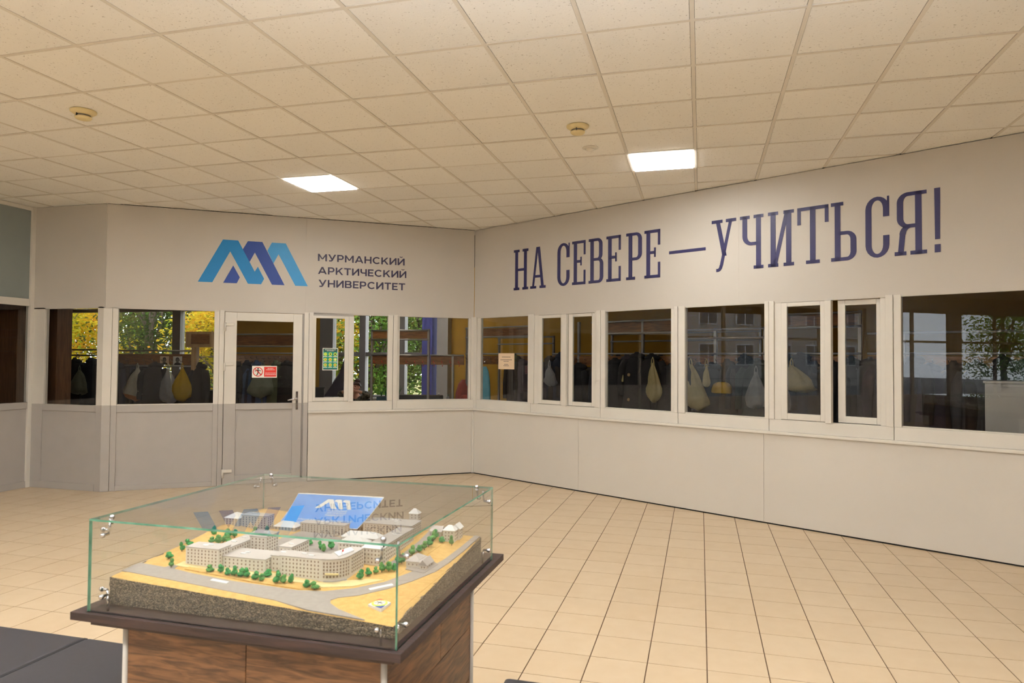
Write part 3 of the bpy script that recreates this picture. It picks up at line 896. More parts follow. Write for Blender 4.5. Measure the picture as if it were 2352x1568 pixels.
# slab-serif slogan drawn stroke by stroke
def slab_letter(ch, W, Hh):
    mb = MB(); y0, y1 = -.003, 0.0
    t, q = .052, .034
    def R(x0, x1, z0, z1): mb.prism([(x0, z0), (x1, z0), (x1, z1), (x0, z1)], y0, y1)
    def P(*p): mb.prism(list(p), y0, y1)
    def stem(c, z0=0.0, z1=None, w=t): R(c - w / 2, c + w / 2, z0, Hh if z1 is None else z1)
    sf = .052
    def foot(c, z=0.0): R(c - sf, c + sf, z, z + q)
    def head(c): R(c - sf, c + sf, Hh - q, Hh)
    if ch == 'Н':
        a, b = .052, W - .052
        stem(a); stem(b); foot(a); foot(b); head(a); head(b); R(a, b, Hh * .5 - q / 2, Hh * .5 + q / 2)
    elif ch == 'А':
        ax = W * .5
        P((.03, 0), (.03 + .034, 0), (ax + .006, Hh), (ax - .03, Hh))
        P((W - .075, 0), (W - .03, 0), (ax + .032, Hh), (ax - .012, Hh))
        R(0, .105, 0, q); R(W - .105, W, 0, q); R(.085, W - .09, Hh * .26, Hh * .26 + q)
    elif ch == 'С':
        rz = .115
        R(0, t, rz, Hh - rz); R(W - t, W, Hh - .19, Hh - rz); R(W - t, W, rz, .20)
        arc_strip(mb, W / 2, Hh - rz, W / 2, rz, 0, 180, t, q, y0, y1); arc_strip(mb, W / 2, rz, W / 2, rz, 180, 360, t, q, y0, y1)
        R(W - .018, W, Hh - rz, Hh - .005)
    elif ch == 'Е':
        a = .052
        stem(a); R(0, W, 0, q); R(0, W, Hh - q, Hh); R(W - .03, W, Hh - .18, Hh); R(W - .03, W, 0, .18)
        R(a, W * .72, Hh * .53 - q / 2, Hh * .53 + q / 2); R(W * .72 - .022, W * .72, Hh * .53 - .055, Hh * .53 + .055)
    elif ch == 'В':
        a = .052; mz = Hh * .53; r = .075
        stem(a); R(0, W - r, 0, q); R(0, W - r - .012, Hh - q, Hh); R(a, W - r, mz - q / 2, mz + q / 2)
        R(W - t - .012, W - .012, mz + r - q / 2, Hh - r); R(W - t, W, r, mz - r + q / 2)
        arc_strip(mb, W - .012 - r, Hh - r, r, r, 0, 90, t, q, y0, y1); arc_strip(mb, W - .012 - r, mz + r - q / 2, r, r, -90, 0, t, q, y0, y1)
        arc_strip(mb, W - r, r, r, r, -90, 0, t, q, y0, y1); arc_strip(mb, W - r, mz - r + q / 2, r, r, 0, 90, t, q, y0, y1)
    elif ch == 'Р':
        a = .06; mz = Hh * .44; r = .08
        stem(a); R(0, .125, 0, q); R(0, W - r, Hh - q, Hh); R(a, W - r, mz - q / 2, mz + q / 2)
        R(W - t, W, mz + r - q / 2, Hh - r)
        arc_strip(mb, W - r, Hh - r, r, r, 0, 90, t, q, y0, y1); arc_strip(mb, W - r, mz + r - q / 2, r, r, -90, 0, t, q, y0, y1)
    elif ch == 'У':
        P((.045, Hh), (.09, Hh), (W * .55 + .018, Hh * .30), (W * .55 - .03, Hh * .30))
        P((W - .075, Hh), (W - .04, Hh), (W * .46, .06), (W * .46 - .036, .06))
        arc_strip(mb, W * .46 - .06, .07, .058, .07, -90, 0, .036, q, y0, y1)
        R(W * .19, W * .46 - .058, 0, q)
        R(0, .125, Hh - q, Hh); R(W - .115, W, Hh - q, Hh)
    elif ch == 'Ч':
        a, b = .06, W - .062; mz = Hh * .44; r = .10
        stem(a, mz + r); stem(b); head(a); head(b); foot(b)
        arc_strip(mb, a - t / 2 + r, mz + r, r, r, 180, 270, t, q, y0, y1); R(a - t / 2 + r, b, mz, mz + q)
    elif ch == 'И':
        a, b = .058, W - .058
        stem(a); stem(b); foot(a); foot(b); head(a); head(b)
        P((a - .005, 0), (a + .035, 0), (b + .005, Hh), (b - .035, Hh))
    elif ch == 'Т':
        c = W / 2
        stem(c); R(c - .065, c + .065, 0, q); R(0, W, Hh - q, Hh); R(0, .034, Hh - .17, Hh); R(W - .034, W, Hh - .17, Hh)
    elif ch == 'Ь':
        a = .06; mz = Hh * .50; r = .085
        stem(a); R(0, .112, Hh - q, Hh); R(0, W - r, 0, q); R(a, W - r, mz - q, mz)
        R(W - t, W, r, mz - r); arc_strip(mb, W - r, r, r, r, -90, 0, t, q, y0, y1); arc_strip(mb, W - r, mz - r, r, r, 0, 90, t, q, y0, y1)
    elif ch == 'Я':
        b = W - .065; mz = Hh * .46; r = .09; o = .02
        stem(b); R(W - .13, W, 0, q); R(o + r, W, Hh - q, Hh); R(o + r, b, mz - q / 2, mz + q / 2)
        R(o, o + t, mz + r - q / 2, Hh - r)
        arc_strip(mb, o + r, Hh - r, r, r, 90, 180, t, q, y0, y1); arc_strip(mb, o + r, mz + r - q / 2, r, r, 180, 270, t, q, y0, y1)
        arc_strip(mb, o + r + .02, mz - r + q / 2, r, r, 90, 180, t, q, y0, y1)
        P((o + .022, mz - r + q / 2), (o + .068, mz - r + q / 2), (o + .05, 0), (o + .005, 0)); R(0, .095, 0, q)
    elif ch == '!':
        P((.004, .115), (W - .004, .115), (W, Hh), (0, Hh)); R(0, W, 0, .07)
    elif ch == '—':
        R(0, W, Hh * .48 - .017, Hh * .48 + .017)
    return mb
slogan = wall_root('slogan_lettering', PC, rB, 'large navy slab-serif slogan along the long white wall panel', kind=None, cat='lettering')
for ch, a, b in [('Н', .783, 1.048), ('А', 1.087, 1.358), ('С', 1.556, 1.758), ('Е', 1.799, 2.012), ('В', 2.061, 2.283), ('Е', 2.329, 2.539),
                 ('Р', 2.616, 2.835), ('Е', 2.869, 3.079), ('—', 3.195, 3.645), ('У', 3.716, 3.994), ('Ч', 4.029, 4.298), ('И', 4.33, 4.604),
                 ('Т', 4.632, 4.928), ('Ь', 4.951, 5.178), ('С', 5.257, 5.458), ('Я', 5.5, 5.757), ('!', 5.815, 5.861)]:
    z0 = 2.584 + .002 * (a - .8); z1 = 3.135 + .0045 * (a - .8)
    obj('letter', slab_letter(ch, b - a, z1 - z0), 'navy', slogan, (a, 0, z0))

# ------------------------------------------------------------------ ceiling lights and detectors
LN = {(-7, 4): 'square lit ceiling panel above the logo wall, the left one in view', (-1, 4): 'square lit ceiling panel above the slogan, the right one in view'}
for i, j in LAMPS:
    x, y = GX + .6 * i, GY + .6 * j
    if not in_lobby(x + .3, y + .3): continue
    t = empty('ceiling_light', (x + .3, y + .3, CEIL), label=LN.get((i, j), 'square ceiling panel out of view, %s in the %s row back' % (['first', 'second', 'third', 'fourth', 'fifth', 'sixth', 'seventh'][(i + 13) // 3], {-3: 'first', -8: 'second', -13: 'third'}.get(j, 'far'))), cat='ceiling light', group='square ceiling panels' if (i, j) in LN else 'ceiling panels out of view')
    for a in ((-.288, .288, -.288, -.276), (-.288, .288, .276, .288), (-.288, -.276, -.276, .276), (.276, .288, -.276, .276)):
        obj('light_frame', B(a[0], a[1], a[2], a[3], .001, .03), 'tbar', t)
    obj('diffuser', B(-.276, .276, -.276, .276, -.008, .02), 'lamp', t)
    obj('light_housing', B(-.288, .288, -.288, .288, .03, .06), 'tbar', t)

def smoke_detector(x, y, label):
    t = empty('smoke_detector', (x, y, CEIL), label=label, cat='smoke detector', group='round smoke detectors')
    obj('mounting_plate', MB().lathe([(.085, .003), (.092, 0), (.09, -.010), (.058, -.032)], 28), 'detector', t)
    obj('smoke_slot', MB().lathe([(.052, -.030), (.050, -.034), (.052, -.046), (.056, -.047)], 24), 'detector_dark', t)
    obj('detector_cap', MB().lathe([(.058, -.045), (.060, -.052), (.050, -.062), (.02, -.066), (.003, -.066)], 24), 'detector', t)
    obj('indicator_lamp', MB().box(-.004, .004, -.062, -.052, -.05, -.03), 'ink', t)
smoke_detector(-4.56, 4.19, 'yellowed round smoke detector on the ceiling at the left')
smoke_detector(-0.95, 5.44, 'yellowed round smoke detector on the ceiling above the middle of the hall')
t = empty('fire_sensor', (-0.94, 6.03, CEIL), label='small white round sensor just behind the yellowed detector', cat='sensor')
obj('sensor_base', MB().lathe([(.072, .003), (.074, 0), (.06, -.006), (.04, -.008)], 24), 'detector_white', t)
obj('sensor_cap', MB().lathe([(.036, -.006), (.032, -.02), (.022, -.028), (.003, -.03)], 20), 'detector_white', t)

# ------------------------------------------------------------------ display plinth, glass case and campus model
CX0, CX1, CY0, CY1 = -1.785, -.772, 1.695, 2.565
BZ, GT = 0.862, 1.14
pt = empty('display_plinth', (-1.275, 2.14, 0), label='brown wood-clad plinth under the glass case', cat='plinth')
def rel(mb, o=(-1.275, 2.14, 0)):
    mb.v = [(a - o[0], b - o[1], c - o[2]) for a, b, c in mb.v]; return mb
obj('top_board', rel(B(-1.833, -.752, 1.68, 2.655, .838, BZ)), 'wenge', pt, bevel=.0015)
obj('lower_board', rel(B(-1.792, -.79, 1.715, 2.62, .815, .838)), 'wenge', pt, bevel=.0015)
px0, px1, py0, py1 = -1.708, -.84, 1.766, 2.52
obj('core', rel(B(px0 + .012, px1 - .012, py0 + .012, py1 - .012, .02, .815)), 'gap', pt)
rows = [(.815 - .193 * (k + 1), .815 - .193 * k) for k in range(4)]
rows[-1] = (.02, rows[-1][1])
for k, (z0, z1) in enumerate(rows):
    cut = [-1.28, -1.05, -1.45, -1.2][k]
    for a, b in ((px0, cut), (cut, px1)):
        obj('cladding_plank', rel(B(a + .0012, b - .0012, py0, py0 + .012, z0 + .001, z1 - .001)), 'oak', pt, bevel=.0012)
        obj('cladding_plank', rel(B(a + .0012, b - .0012, py1 - .012, py1, z0 + .001, z1 - .001)), 'oak', pt, bevel=.0012)
    cut = [2.2, 1.95, 2.3, 2.0][k]
    for a, b in ((py0 + .012, cut), (cut, py1 - .012)):
        obj('cladding_plank', rel(B(px1 - .012, px1, a + .0012, b - .0012, z0 + .001, z1 - .001)), 'oak', pt, bevel=.0012)
        obj('cladding_plank', rel(B(px0, px0 + .012, a + .0012, b - .0012, z0 + .001, z1 - .001)), 'oak', pt, bevel=.0012)
for x, y in ((px0, py0), (px1, py0), (px0, py1), (px1, py1)):
    obj('corner_profile', rel(MB().tube([(x, y, .02), (x, y, .815)], .009, 10)), 'alu', pt)
obj('base_skirt', rel(B(px0 + .03, px1 - .03, py0 + .03, py1 - .03, 0, .02)), 'gap', pt)

case = empty('glass_case', ((CX0 + CX1) / 2, (CY0 + CY1) / 2, BZ), label='clear glass case with chrome clamps over the campus model', cat='glass case')
co = ((CX0 + CX1) / 2, (CY0 + CY1) / 2, BZ)
T = .006
def gp(name, x0, x1, y0, y1, z0, z1, front):
    mats = [2] * 6; mats[front[0]] = 0; mats[front[1]] = 1
    return obj(name, rel(B(x0, x1, y0, y1, z0, z1, mats=mats), co), ['case_glass', 'glass_back', 'case_edge'], case)
gp('glass_lid', CX0, CX1, CY0, CY1, GT - T, GT, (1, 0))
gp('glass_side', CX0, CX1, CY0, CY0 + T, BZ, GT - T, (2, 4))
gp('glass_side', CX0, CX1, CY1 - T, CY1, BZ, GT - T, (4, 2))
gp('glass_side', CX0, CX0 + T, CY0 + T, CY1 - T, BZ, GT - T, (5, 3))
gp('glass_side', CX1 - T, CX1, CY0 + T, CY1 - T, BZ, GT - T, (3, 5))
def knob(parent, p, d, r=.0075):
    """domed chrome button along axis d"""
    d = Vector(d); p = Vector(p)
    mb = MB().tube([p - d * .018, p - d * .004, p, p + d * .004, p + d * .008, p + d * .010], [r * .55, r * .55, r, r, r * .8, r * .35], 12)
    return obj('clamp_button', rel(mb, co), 'chrome', parent)
IN = .055
for sx, x in ((-1, CX0), (1, CX1)):
    for sy, y in ((-1, CY0), (1, CY1)):
        for zz, isd in ((GT - .045, 1), (BZ + .05, 0)):
            cl = empty('clamp'); cl.parent = case
            knob(cl, (x - sx * IN, y, zz), (0, sy, 0)); knob(cl, (x, y - sy * IN, zz), (sx, 0, 0))
            ze = GT - T if isd else BZ
            obj('clamp_arm', rel(MB().tube([(x - sx * IN, y - sy * .018, zz), (x - sx * IN, y - sy * .022, (zz + ze) / 2), (x - sx * IN, y - sy * .022, ze)], .0035, 8), co), 'chrome', cl)
            obj('clamp_arm', rel(MB().tube([(x - sx * .018, y - sy * IN, zz), (x - sx * .022, y - sy * IN, (zz + ze) / 2), (x - sx * .022, y - sy * IN, ze)], .0035, 8), co), 'chrome', cl)
            if isd:
                knob(cl, (x - sx * IN, y - sy * .03, GT), (0, 0, 1))

mx0, mx1, my0, my1 = -1.793, -.812, 1.762, 2.548
mx0 = CX0 + .012
def TZ(x, y):
    return .897 + .051 * (-.816 - x) / .976 + .053 * (y - 1.762) / .79
mo = ((mx0 + mx1) / 2, (my0 + my1) / 2, BZ)
cm = empty('campus_model', mo, label='architectural model of a campus on a gravel-sided base', cat='scale model')
def mrel(mb): return rel(mb, mo)
# gravel base: rough sides
gb = MB(); n_ = 46
rng = random.Random(3)
ring_pts = []
for k in range(n_): ring_pts.append((mx0 + (mx1 - mx0) * k / n_, my0, 0, -1))
for k in range(n_): ring_pts.append((mx1, my0 + (my1 - my0) * k / n_, 1, 0))
for k in range(n_): ring_pts.append((mx1 - (mx1 - mx0) * k / n_, my1, 0, 1))
for k in range(n_): ring_pts.append((mx0, my1 - (my1 - my0) * k / n_, -1, 0))
layers = []
for l in range(8):
    row = []
    for x, y, nx, ny in ring_pts:
        zt = TZ(x, y) - .001
        z = BZ + .001 + (zt - BZ - .001) * l / 7
        d = rng.uniform(-.004, .001)
        dz = rng.uniform(-.003, .003) if 0 < l < 7 else 0
        row.append((x + nx * d, y + ny * d, z + dz))
    layers.append(row)
gb.rings(layers, 0, smooth=False)
obj('gravel_base', mrel(gb), 'gravel', cm)
sd = MB(); NS = 30
ids = {}
for a in range(NS + 1):
    for b in range(NS + 1):
        x = mx0 + .001 + (mx1 - mx0 - .002) * a / NS; y = my0 + .001 + (my1 - my0 - .002) * b / NS
        h = TZ(x, y) + .0025
        hill = max(0, 1 - math.hypot((x + 1.74) / .10, (y - 2.30) / .26)); h += .012 * hill
        edge = min(a, b, NS - a, NS - b)
        if edge == 0: h -= .0025 + rng.uniform(0, .002)
        ids[a, b] = sd.add([(x, y, h)])
for a in range(NS):
    for b in range(NS):
        sd.face([ids[a, b], ids[a + 1, b], ids[a + 1, b + 1], ids[a, b + 1]], 0, True)
obj('sand_ground', mrel(sd), 'sand', cm)
def draped(name, poly, m_, h=.004, th=.0):
    from mathutils.geometry import tessellate_polygon
    mb = MB()
    k = len(poly)
    n = mb.add([(x, y, TZ(x, y) + h) for x, y in poly] + [(x, y, TZ(x, y) + .001) for x, y in poly])
    for t in tessellate_polygon([[Vector((x, y, 0)) for x, y in poly]]):
        mb.face([n + i for i in t])
    for i in range(k):
        j = (i + 1) % k
        mb.face([n + k + i, n + k + j, n + j, n + i])
    return obj(name, mrel(mb), m_, cm)
XL, XR = mx0 + .002, mx1 - .002
draped('road', [(XL, 1.808), (-1.50, 1.800), (-1.20, 1.788), (-1.08, 1.766), (-.90, 1.766), (-1.0, 1.80), (-1.042, 1.826), (-1.052, 1.845), (-1.04, 1.868), (-.99, 1.905),
                (-.93, 1.98), (-.885, 2.06), (-.845, 2.16), (-.832, 2.25), (-.822, 2.38), (-.816, 2.545), (-.838, 2.545), (-.846, 2.40), (-.858, 2.27), (-.874, 2.20), (-.905, 2.165),
                (-.925, 2.11), (-.965, 2.02), (-1.03, 1.945), (-1.10, 1.895), (-1.18, 1.872), (-1.40, 1.862), (-1.56, 1.868), (-1.635, 1.878), (-1.64, 1.905), (-1.66, 1.905), (-1.67, 1.878), (XL, 1.880)], 'asphalt')
draped('road', [(-1.03, 2.12), (-.995, 2.12), (-.975, 2.30), (-.955, 2.40), (-.98, 2.545), (-1.02, 2.545), (-1.01, 2.40), (-1.015, 2.2)], 'asphalt')
draped('courtyard', [(-1.50, 2.0), (-1.30, 2.02), (-1.10, 2.06), (-1.08, 2.3), (-1.46, 2.36), (-1.50, 2.2)], 'asphalt', .0045)
draped('courtyard', [(-.945, 2.14), (-.875, 2.13), (-.86, 2.22), (-.90, 2.25), (-.96, 2.22)], 'asphalt', .0052)
draped('paving', [(-1.20, 1.925), (-1.12, 1.915), (-1.04, 1.955), (-.97, 2.035), (-1.03, 2.02), (-1.08, 1.985), (-1.15, 1.945)], 'sand_pale', .005)
draped('paving', [(-1.65, 1.90), (-1.30, 1.91), (-1.16, 1.93), (-1.16, 1.97), (-1.65, 1.94)], 'sand_pale', .0048)
draped('lawn', [(-1.60, 1.885), (-1.34, 1.874), (-1.18, 1.878), (-1.12, 1.905), (-1.18, 1.918), (-1.36, 1.912), (-1.60, 1.905)], 'sand', .0056)
draped('road_marking', [(-1.465, 1.838), (-1.405, 1.835), (-1.405, 1.848), (-1.465, 1.851)], 'model_white', .006)
draped('road_marking', [(-.985, 1.955), (-.975, 1.945), (-.925, 2.005), (-.935, 2.014)], 'model_white', .006)

def windows_on(mb, x0, x1, z0, z1, rows_, step, place, ww=.0042, wh=.0055):
    n = max(2, int((x1 - x0) / step))
    for r in range(rows_):
        zc = z0 + (z1 - z0) * (r + .5) / rows_
        for k in range(n):
            c = x0 + (x1 - x0) * (k + .5) / n
            place(mb, c, zc, ww, wh)
def building(x0, x1, y0, y1, zr, floors, roof='flat', step=.0125, axis='x', wall_m='model_wall', roof_m=None, rh=.018):
    zb = min(TZ(x0, y0), TZ(x1, y0), TZ(x1, y1), TZ(x0, y1)) - .001
    zlow = TZ((x0 + x1) / 2, y0) + .006
    b = obj('model_building', mrel(B(x0, x1, y0, y1, zb, zr)), wall_m, cm)
    b.parent = cm
    mb = MB(); e = .0008
    def px_(m, c, z, w, h): m.box(c - w / 2, c + w / 2, y0 - e, y0 + .001, z - h / 2, z + h / 2)
    def bk_(m, c, z, w, h): m.box(c - w / 2, c + w / 2, y1 - .001, y1 + e, z - h / 2, z + h / 2)
    def rt_(m, c, z, w, h): m.box(x1 - .001, x1 + e, c - w / 2, c + w / 2, z - h / 2, z + h / 2)
    def lt_(m, c, z, w, h): m.box(x0 - e, x0 + .001, c - w / 2, c + w / 2, z - h / 2, z + h / 2)
    for a0, a1, f in ((x0 + .003, x1 - .003, px_), (x0 + .003, x1 - .003, bk_), (y0 + .003, y1 - .003, rt_), (y0 + .003, y1 - .003, lt_)):
        windows_on(mb, a0, a1, zlow, zr - .002, floors, step, f)
    w = obj('model_windows', mrel(mb), 'model_win', b); w['kind'] = 'stuff'
    if roof == 'flat':
        r = obj('model_roof', mrel(B(x0 - .002, x1 + .002, y0 - .002, y1 + .002, zr, zr + .003)), roof_m or 'model_roof', b, bevel=.0006)
        mbv = MB(); 
        for k in range(max(1, int((x1 - x0 + y1 - y0) / .09))):
            vx = x0 + (x1 - x0) * rng.uniform(.25, .75); vy = y0 + (y1 - y0) * rng.uniform(.25, .75)
            obj('roof_vent', mrel(B(vx - .009, vx + .009, vy - .004, vy + .004, zr + .003, zr + .0055)), 'model_white', b)
    else:
        mb = MB(); o = .004
        xa, xb, ya, yb = x0 - o, x1 + o, y0 - o, y1 + o
        if axis == 'x':
            i = (yb - ya) / 2 * (1.0 if roof == 'hip' else 0.0)
            n = mb.add([(xa, ya, zr), (xb, ya, zr), (xb, yb, zr), (xa, yb, zr), (xa + i, (ya + yb) / 2, zr + rh), (xb - i, (ya + yb) / 2, zr + rh)])
            for f in ((0, 1, 5, 4), (1, 2, 5), (2, 3, 4, 5), (3, 0, 4), (3, 2, 1, 0)): mb.face([n + q for q in f])
        else:
            i = (xb - xa) / 2 * (1.0 if roof == 'hip' else 0.0)
            n = mb.add([(xa, ya, zr), (xb, ya, zr), (xb, yb, zr), (xa, yb, zr), ((xa + xb) / 2, ya + i, zr + rh), ((xa + xb) / 2, yb - i, zr + rh)])
            for f in ((0, 1, 4), (1, 2, 5, 4), (2, 3, 5), (3, 0, 4, 5), (3, 2, 1, 0)): mb.face([n + q for q in f])
        obj('model_roof', mrel(mb), roof_m or 'model_white', b)
    return b
building(-1.630, -1.505, 1.925, 1.985, 1.008, 5)
building(-1.560, -1.505, 1.987, 2.215, 1.000, 4)
building(-1.503, -1.440, 2.085, 2.160, 1.014, 5)
building(-1.503, -1.345, 1.945, 2.040, .983, 3, step=.014)
building(-1.360, -1.312, 2.042, 2.150, 1.000, 4)
building(-1.343, -1.298, 1.975, 2.040, .990, 3)
building(-1.296, -1.150, 1.955, 2.012, .998, 5)
# rounded corner of the main building with its right wing
cb = MB(); arc = []
for k in range(11):
    a = math.radians(-100 + 100 * k / 10); arc.append((-1.145 + .062 * math.cos(a), 2.018 + .062 * math.sin(a)))
poly = [(-1.1495, 2.03)] + [(-1.1495, 1.955)] + arc[1:] + [(-1.083, 2.112), (-1.13, 2.112)]
cb.prism_z(poly, .915, .998)
cbo = obj('model_building', mrel(cb), 'model_wall', cm)
rb_ = MB().prism_z([(x + (.003 if x > -1.14 else 0), y - (.003 if y < 2.0 else 0)) for x, y in poly], .998, 1.0015)
obj('model_roof', mrel(rb_), 'model_roof', cbo)
rm = MB().prism_z([(-1.142, 2.02), (-1.105, 1.985), (-1.092, 2.06), (-1.12, 2.09)], 1.0015, lambda x, y: 1.006)
obj('model_roof', mrel(rm), 'model_white', cbo)
wb_ = MB()
for r in range(5):
    z = .942 + .0105 * r
    for k in range(1, 10):
        a = math.radians(-95 + 95 * k / 10)
        cx_, cy_ = -1.145 + .0625 * math.cos(a), 2.018 + .0625 * math.sin(a)
        tx, ty = -math.sin(a) * .0026, math.cos(a) * .0026
        nx, ny = math.cos(a) * .001, math.sin(a) * .001
        n = wb_.add([(cx_ - tx + nx, cy_ - ty + ny, z), (cx_ + tx + nx, cy_ + ty + ny, z), (cx_ + tx + nx, cy_ + ty + ny, z + .007), (cx_ - tx + nx, cy_ - ty + ny, z + .007)])
        wb_.face([n, n + 1, n + 2, n + 3])
    for k in range(7):
        y = 2.03 + .0115 * k
        wb_.box(-1.0835, -1.0822, y, y + .0045, z, z + .006)
obj('model_windows', mrel(wb_), 'model_win', cbo)['kind'] = 'stuff'
st = MB()
for k in range(3):
    r = .085 - .008 * k
    st.prism_z([(-1.145, 2.018)] + [(-1.145 + r * math.cos(math.radians(q)), 2.018 + r * math.sin(math.radians(q))) for q in range(-85, -20, 8)], .915, .926 + .004 * k)
obj('entrance_steps', mrel(st), 'model_roof', cbo)
can = MB().prism_z([(-1.135, 1.955), (-1.095, 1.965), (-1.088, 1.955), (-1.13, 1.943)], .955, .958)
obj('entrance_canopy', mrel(can), 'sand_pale', cbo)
fl = obj('flag', mrel(B(-1.105, -1.104, 2.004, 2.014, 1.013, 1.019)), 'red', cbo)
obj('flagpole', mrel(MB().tube([(-1.1045, 2.004, 1.0), (-1.1045, 2.004, 1.02)], .0006, 6)), 'steel', cbo)
building(-1.200, -1.105, 2.150, 2.200, 1.000, 4, 'hip', axis='x')
building(-1.100, -1.030, 2.135, 2.165, .994, 4, 'hip', axis='x')
building(-1.092, -1.032, 2.168, 2.41, .997, 4)
building(-1.245, -1.100, 2.255, 2.300, .992, 3, 'hip', axis='x')
building(-1.245, -1.045, 2.42, 2.515, 1.002, 4, wall_m='model_wall')
building(-1.098, -1.062, 2.519, 2.544, 1.028, 6, 'hip', axis='x')
building(-1.470, -1.284, 2.345, 2.385, 1.004, 4)
building(-1.575, -1.485, 2.33, 2.375, .988, 3, 'hip', axis='x')
building(-1.760, -1.700, 2.285, 2.345, 1.018, 4, 'hip', axis='x')
building(-1.698, -1.585, 2.30, 2.345, 1.028, 5)
building(-.928, -.884, 2.445, 2.475, .992, 3, 'hip', axis='x')
building(-.905, -.876, 2.477, 2.515, .992, 3, 'gable', axis='y')
building(-.992, -.95, 2.48, 2.515, .976, 2, 'gable', axis='x', roof_m='model_roof')
building(-.954, -.905, 2.165, 2.232, .953, 1, 'hip', axis='y', roof_m='model_roof')
building(-.903, -.878, 2.16, 2.215, .945, 1, 'gable', axis='y', roof_m='model_roof')
# emblem block
em = obj('emblem_block', mrel(MB().prism_z([(-.932, 1.848), (-.880, 1.826), (-.876, 1.882), (-.922, 1.902)], .90, .917)), 'model_white', cm)
obj('emblem_ring', mrel(MB().lathe([(.0235, .917), (.0235, .9185)], 24, c=(-.9035, 1.8645, 0))), 'lime', em)
obj('emblem_disc', mrel(MB().lathe([(.017, .9185), (.017, .9195)], 20, c=(-.9035, 1.8645, 0))), 'model_white', em)
obj('emblem_field', mrel(MB().prism_z([(-.905, 1.838), (-.8815, 1.828), (-.880, 1.852)], .917, .9176)), 'logo_b', em)
obj('emblem_field', mrel(MB().prism_z([(-.930, 1.872), (-.921, 1.900), (-.902, 1.893)], .917, .9176)), 'red', em)
for k in range(3):
    a = math.radians(30 + 60 * k)
    dx, dy = math.cos(a) * .015, math.sin(a) * .015
    obj('emblem_spoke', mrel(MB().tube([(-.9035 - dx, 1.8645 - dy, .9198), (-.9035 + dx, 1.8645 + dy, .9198)], .0008, 5)), 'ink_grey', em)

def model_tree(x, y, h, r, m_='foam_green'):
    z = TZ(x, y) + .002
    mb = MB()
    k = rng.randint(2, 3)
    for q in range(k):
        f = q / max(1, k - 1)
        mb.ball((rng.uniform(-.25, .25) * r, rng.uniform(-.25, .25) * r, h * (.45 + .4 * f)), (r * (1.0 - .35 * f), r * (1.0 - .35 * f), h * .27), seg=8, rg=5, jit=.18, rnd=rng)
    o = obj('model_tree', mb, m_, cm, (x - mo[0], y - mo[1], z - mo[2]))
    obj('trunk', MB().tube([(0, 0, -.003), (0, 0, h * .5)], .0012, 5), 'twig', o)
for x, y in [(-1.712, 1.942), (-1.65, 1.883), (-1.722, 2.013), (-1.735, 2.06), (-1.512, 1.893), (-1.475, 1.9), (-1.443, 1.892), (-1.419, 1.894), (-1.375, 1.897), (-1.396, 1.896), (-1.34, 1.89),
             (-1.32, 1.891), (-1.321, 1.925), (-1.263, 1.892), (-1.290, 1.935), (-1.246, 1.899), (-1.226, 1.907), (-1.163, 1.898), (-1.136, 1.895), (-1.655, 2.116), (-1.65, 2.135), (-1.728, 2.18),
             (-1.67, 2.184), (-1.645, 2.193), (-1.684, 2.114), (-1.63, 2.136), (-1.042, 2.012), (-1.036, 2.048), (-1.019, 2.074), (-1.008, 2.092), (-.989, 2.105), (-.972, 2.112), (-.975, 2.265), (-.966, 2.302),
             (-.957, 2.332), (-.955, 2.367), (-.962, 2.428), (-.965, 2.46), (-.924, 2.427), (-.882, 2.412), (-.985, 2.171), (-.978, 2.185), (-1.273, 2.182), (-1.295, 2.194), (-1.262, 2.213), (-1.352, 2.219), (-1.60, 2.25), (-1.56, 2.26)]:
    hgt = rng.uniform(.020, .036)
    model_tree(x, y, hgt, rng.uniform(.009, .0145), rng.choice(['foam_green', 'foam_green', 'foam_green2']))

# blue information card leaning at the back of the model
card = empty('information_card', (-1.41, 2.47, 1.03), label='blue printed card with white lettering leaning behind the model buildings', cat='card')
cc = [Vector((-1.607, 2.402, .974)), Vector((-1.262, 2.402, .981)), Vector((-1.217, 2.543, 1.08)), Vector((-1.605, 2.543, 1.075))]
def card_at(u, v, lift=0.0):
    p = cc[0] * (1 - u) * (1 - v) + cc[1] * u * (1 - v) + cc[2] * u * v + cc[3] * (1 - u) * v
    n = (cc[1] - cc[0]).cross(cc[3] - cc[0]).normalized()
    bow = .006 * math.sin(PI * v)
    return p - Vector((-1.41, 2.47, 1.03)) + n * (lift - bow)
def card_grid(u0, u1, v0, v1, lift, th=.0008, n=8):
    mb = MB(); top = []; bot = []
    for j in range(n + 1):
        for i in range(n + 1):
            u = u0 + (u1 - u0) * i / n; v = v0 + (v1 - v0) * j / n
            top.append(tuple(card_at(u, v, lift))); bot.append(tuple(card_at(u, v, lift - th)))
    a = mb.add(top); b = mb.add(bot)
    for j in range(n):
        for i in range(n):
            q = [j * (n + 1) + i, j * (n + 1) + i + 1, (j + 1) * (n + 1) + i + 1, (j + 1) * (n + 1) + i]
            mb.face([a + k for k in q], 0, True); mb.face([b + k for k in reversed(q)], 0, True)
    return mb
obj('card_sheet', card_grid(0, 1, 0, 1, 0), 'paper', card)
obj('card_print', card_grid(.006, .994, .02, .965, .0006, .0002), 'paper_blue', card)
def card_text(body, u0, u1, v0, v1):
    text_part(card, 'card_lettering', body, u0, u1, v0, v1, 0, 'paper', off=.012, basis=lambda X, Z: card_at(X, Z, .0011))
card_text('МУРМАНСКИЙ', .48, .70, .50, .545)
card_text('АРКТИЧЕСКИЙ', .48, .71, .43, .475)
card_text('УНИВЕРСИТЕТ', .48, .70, .36, .405)
card_text('Макет кампуса Мурманского', .20, .86, .20, .245)
card_text('арктического университета', .21, .86, .10, .145)
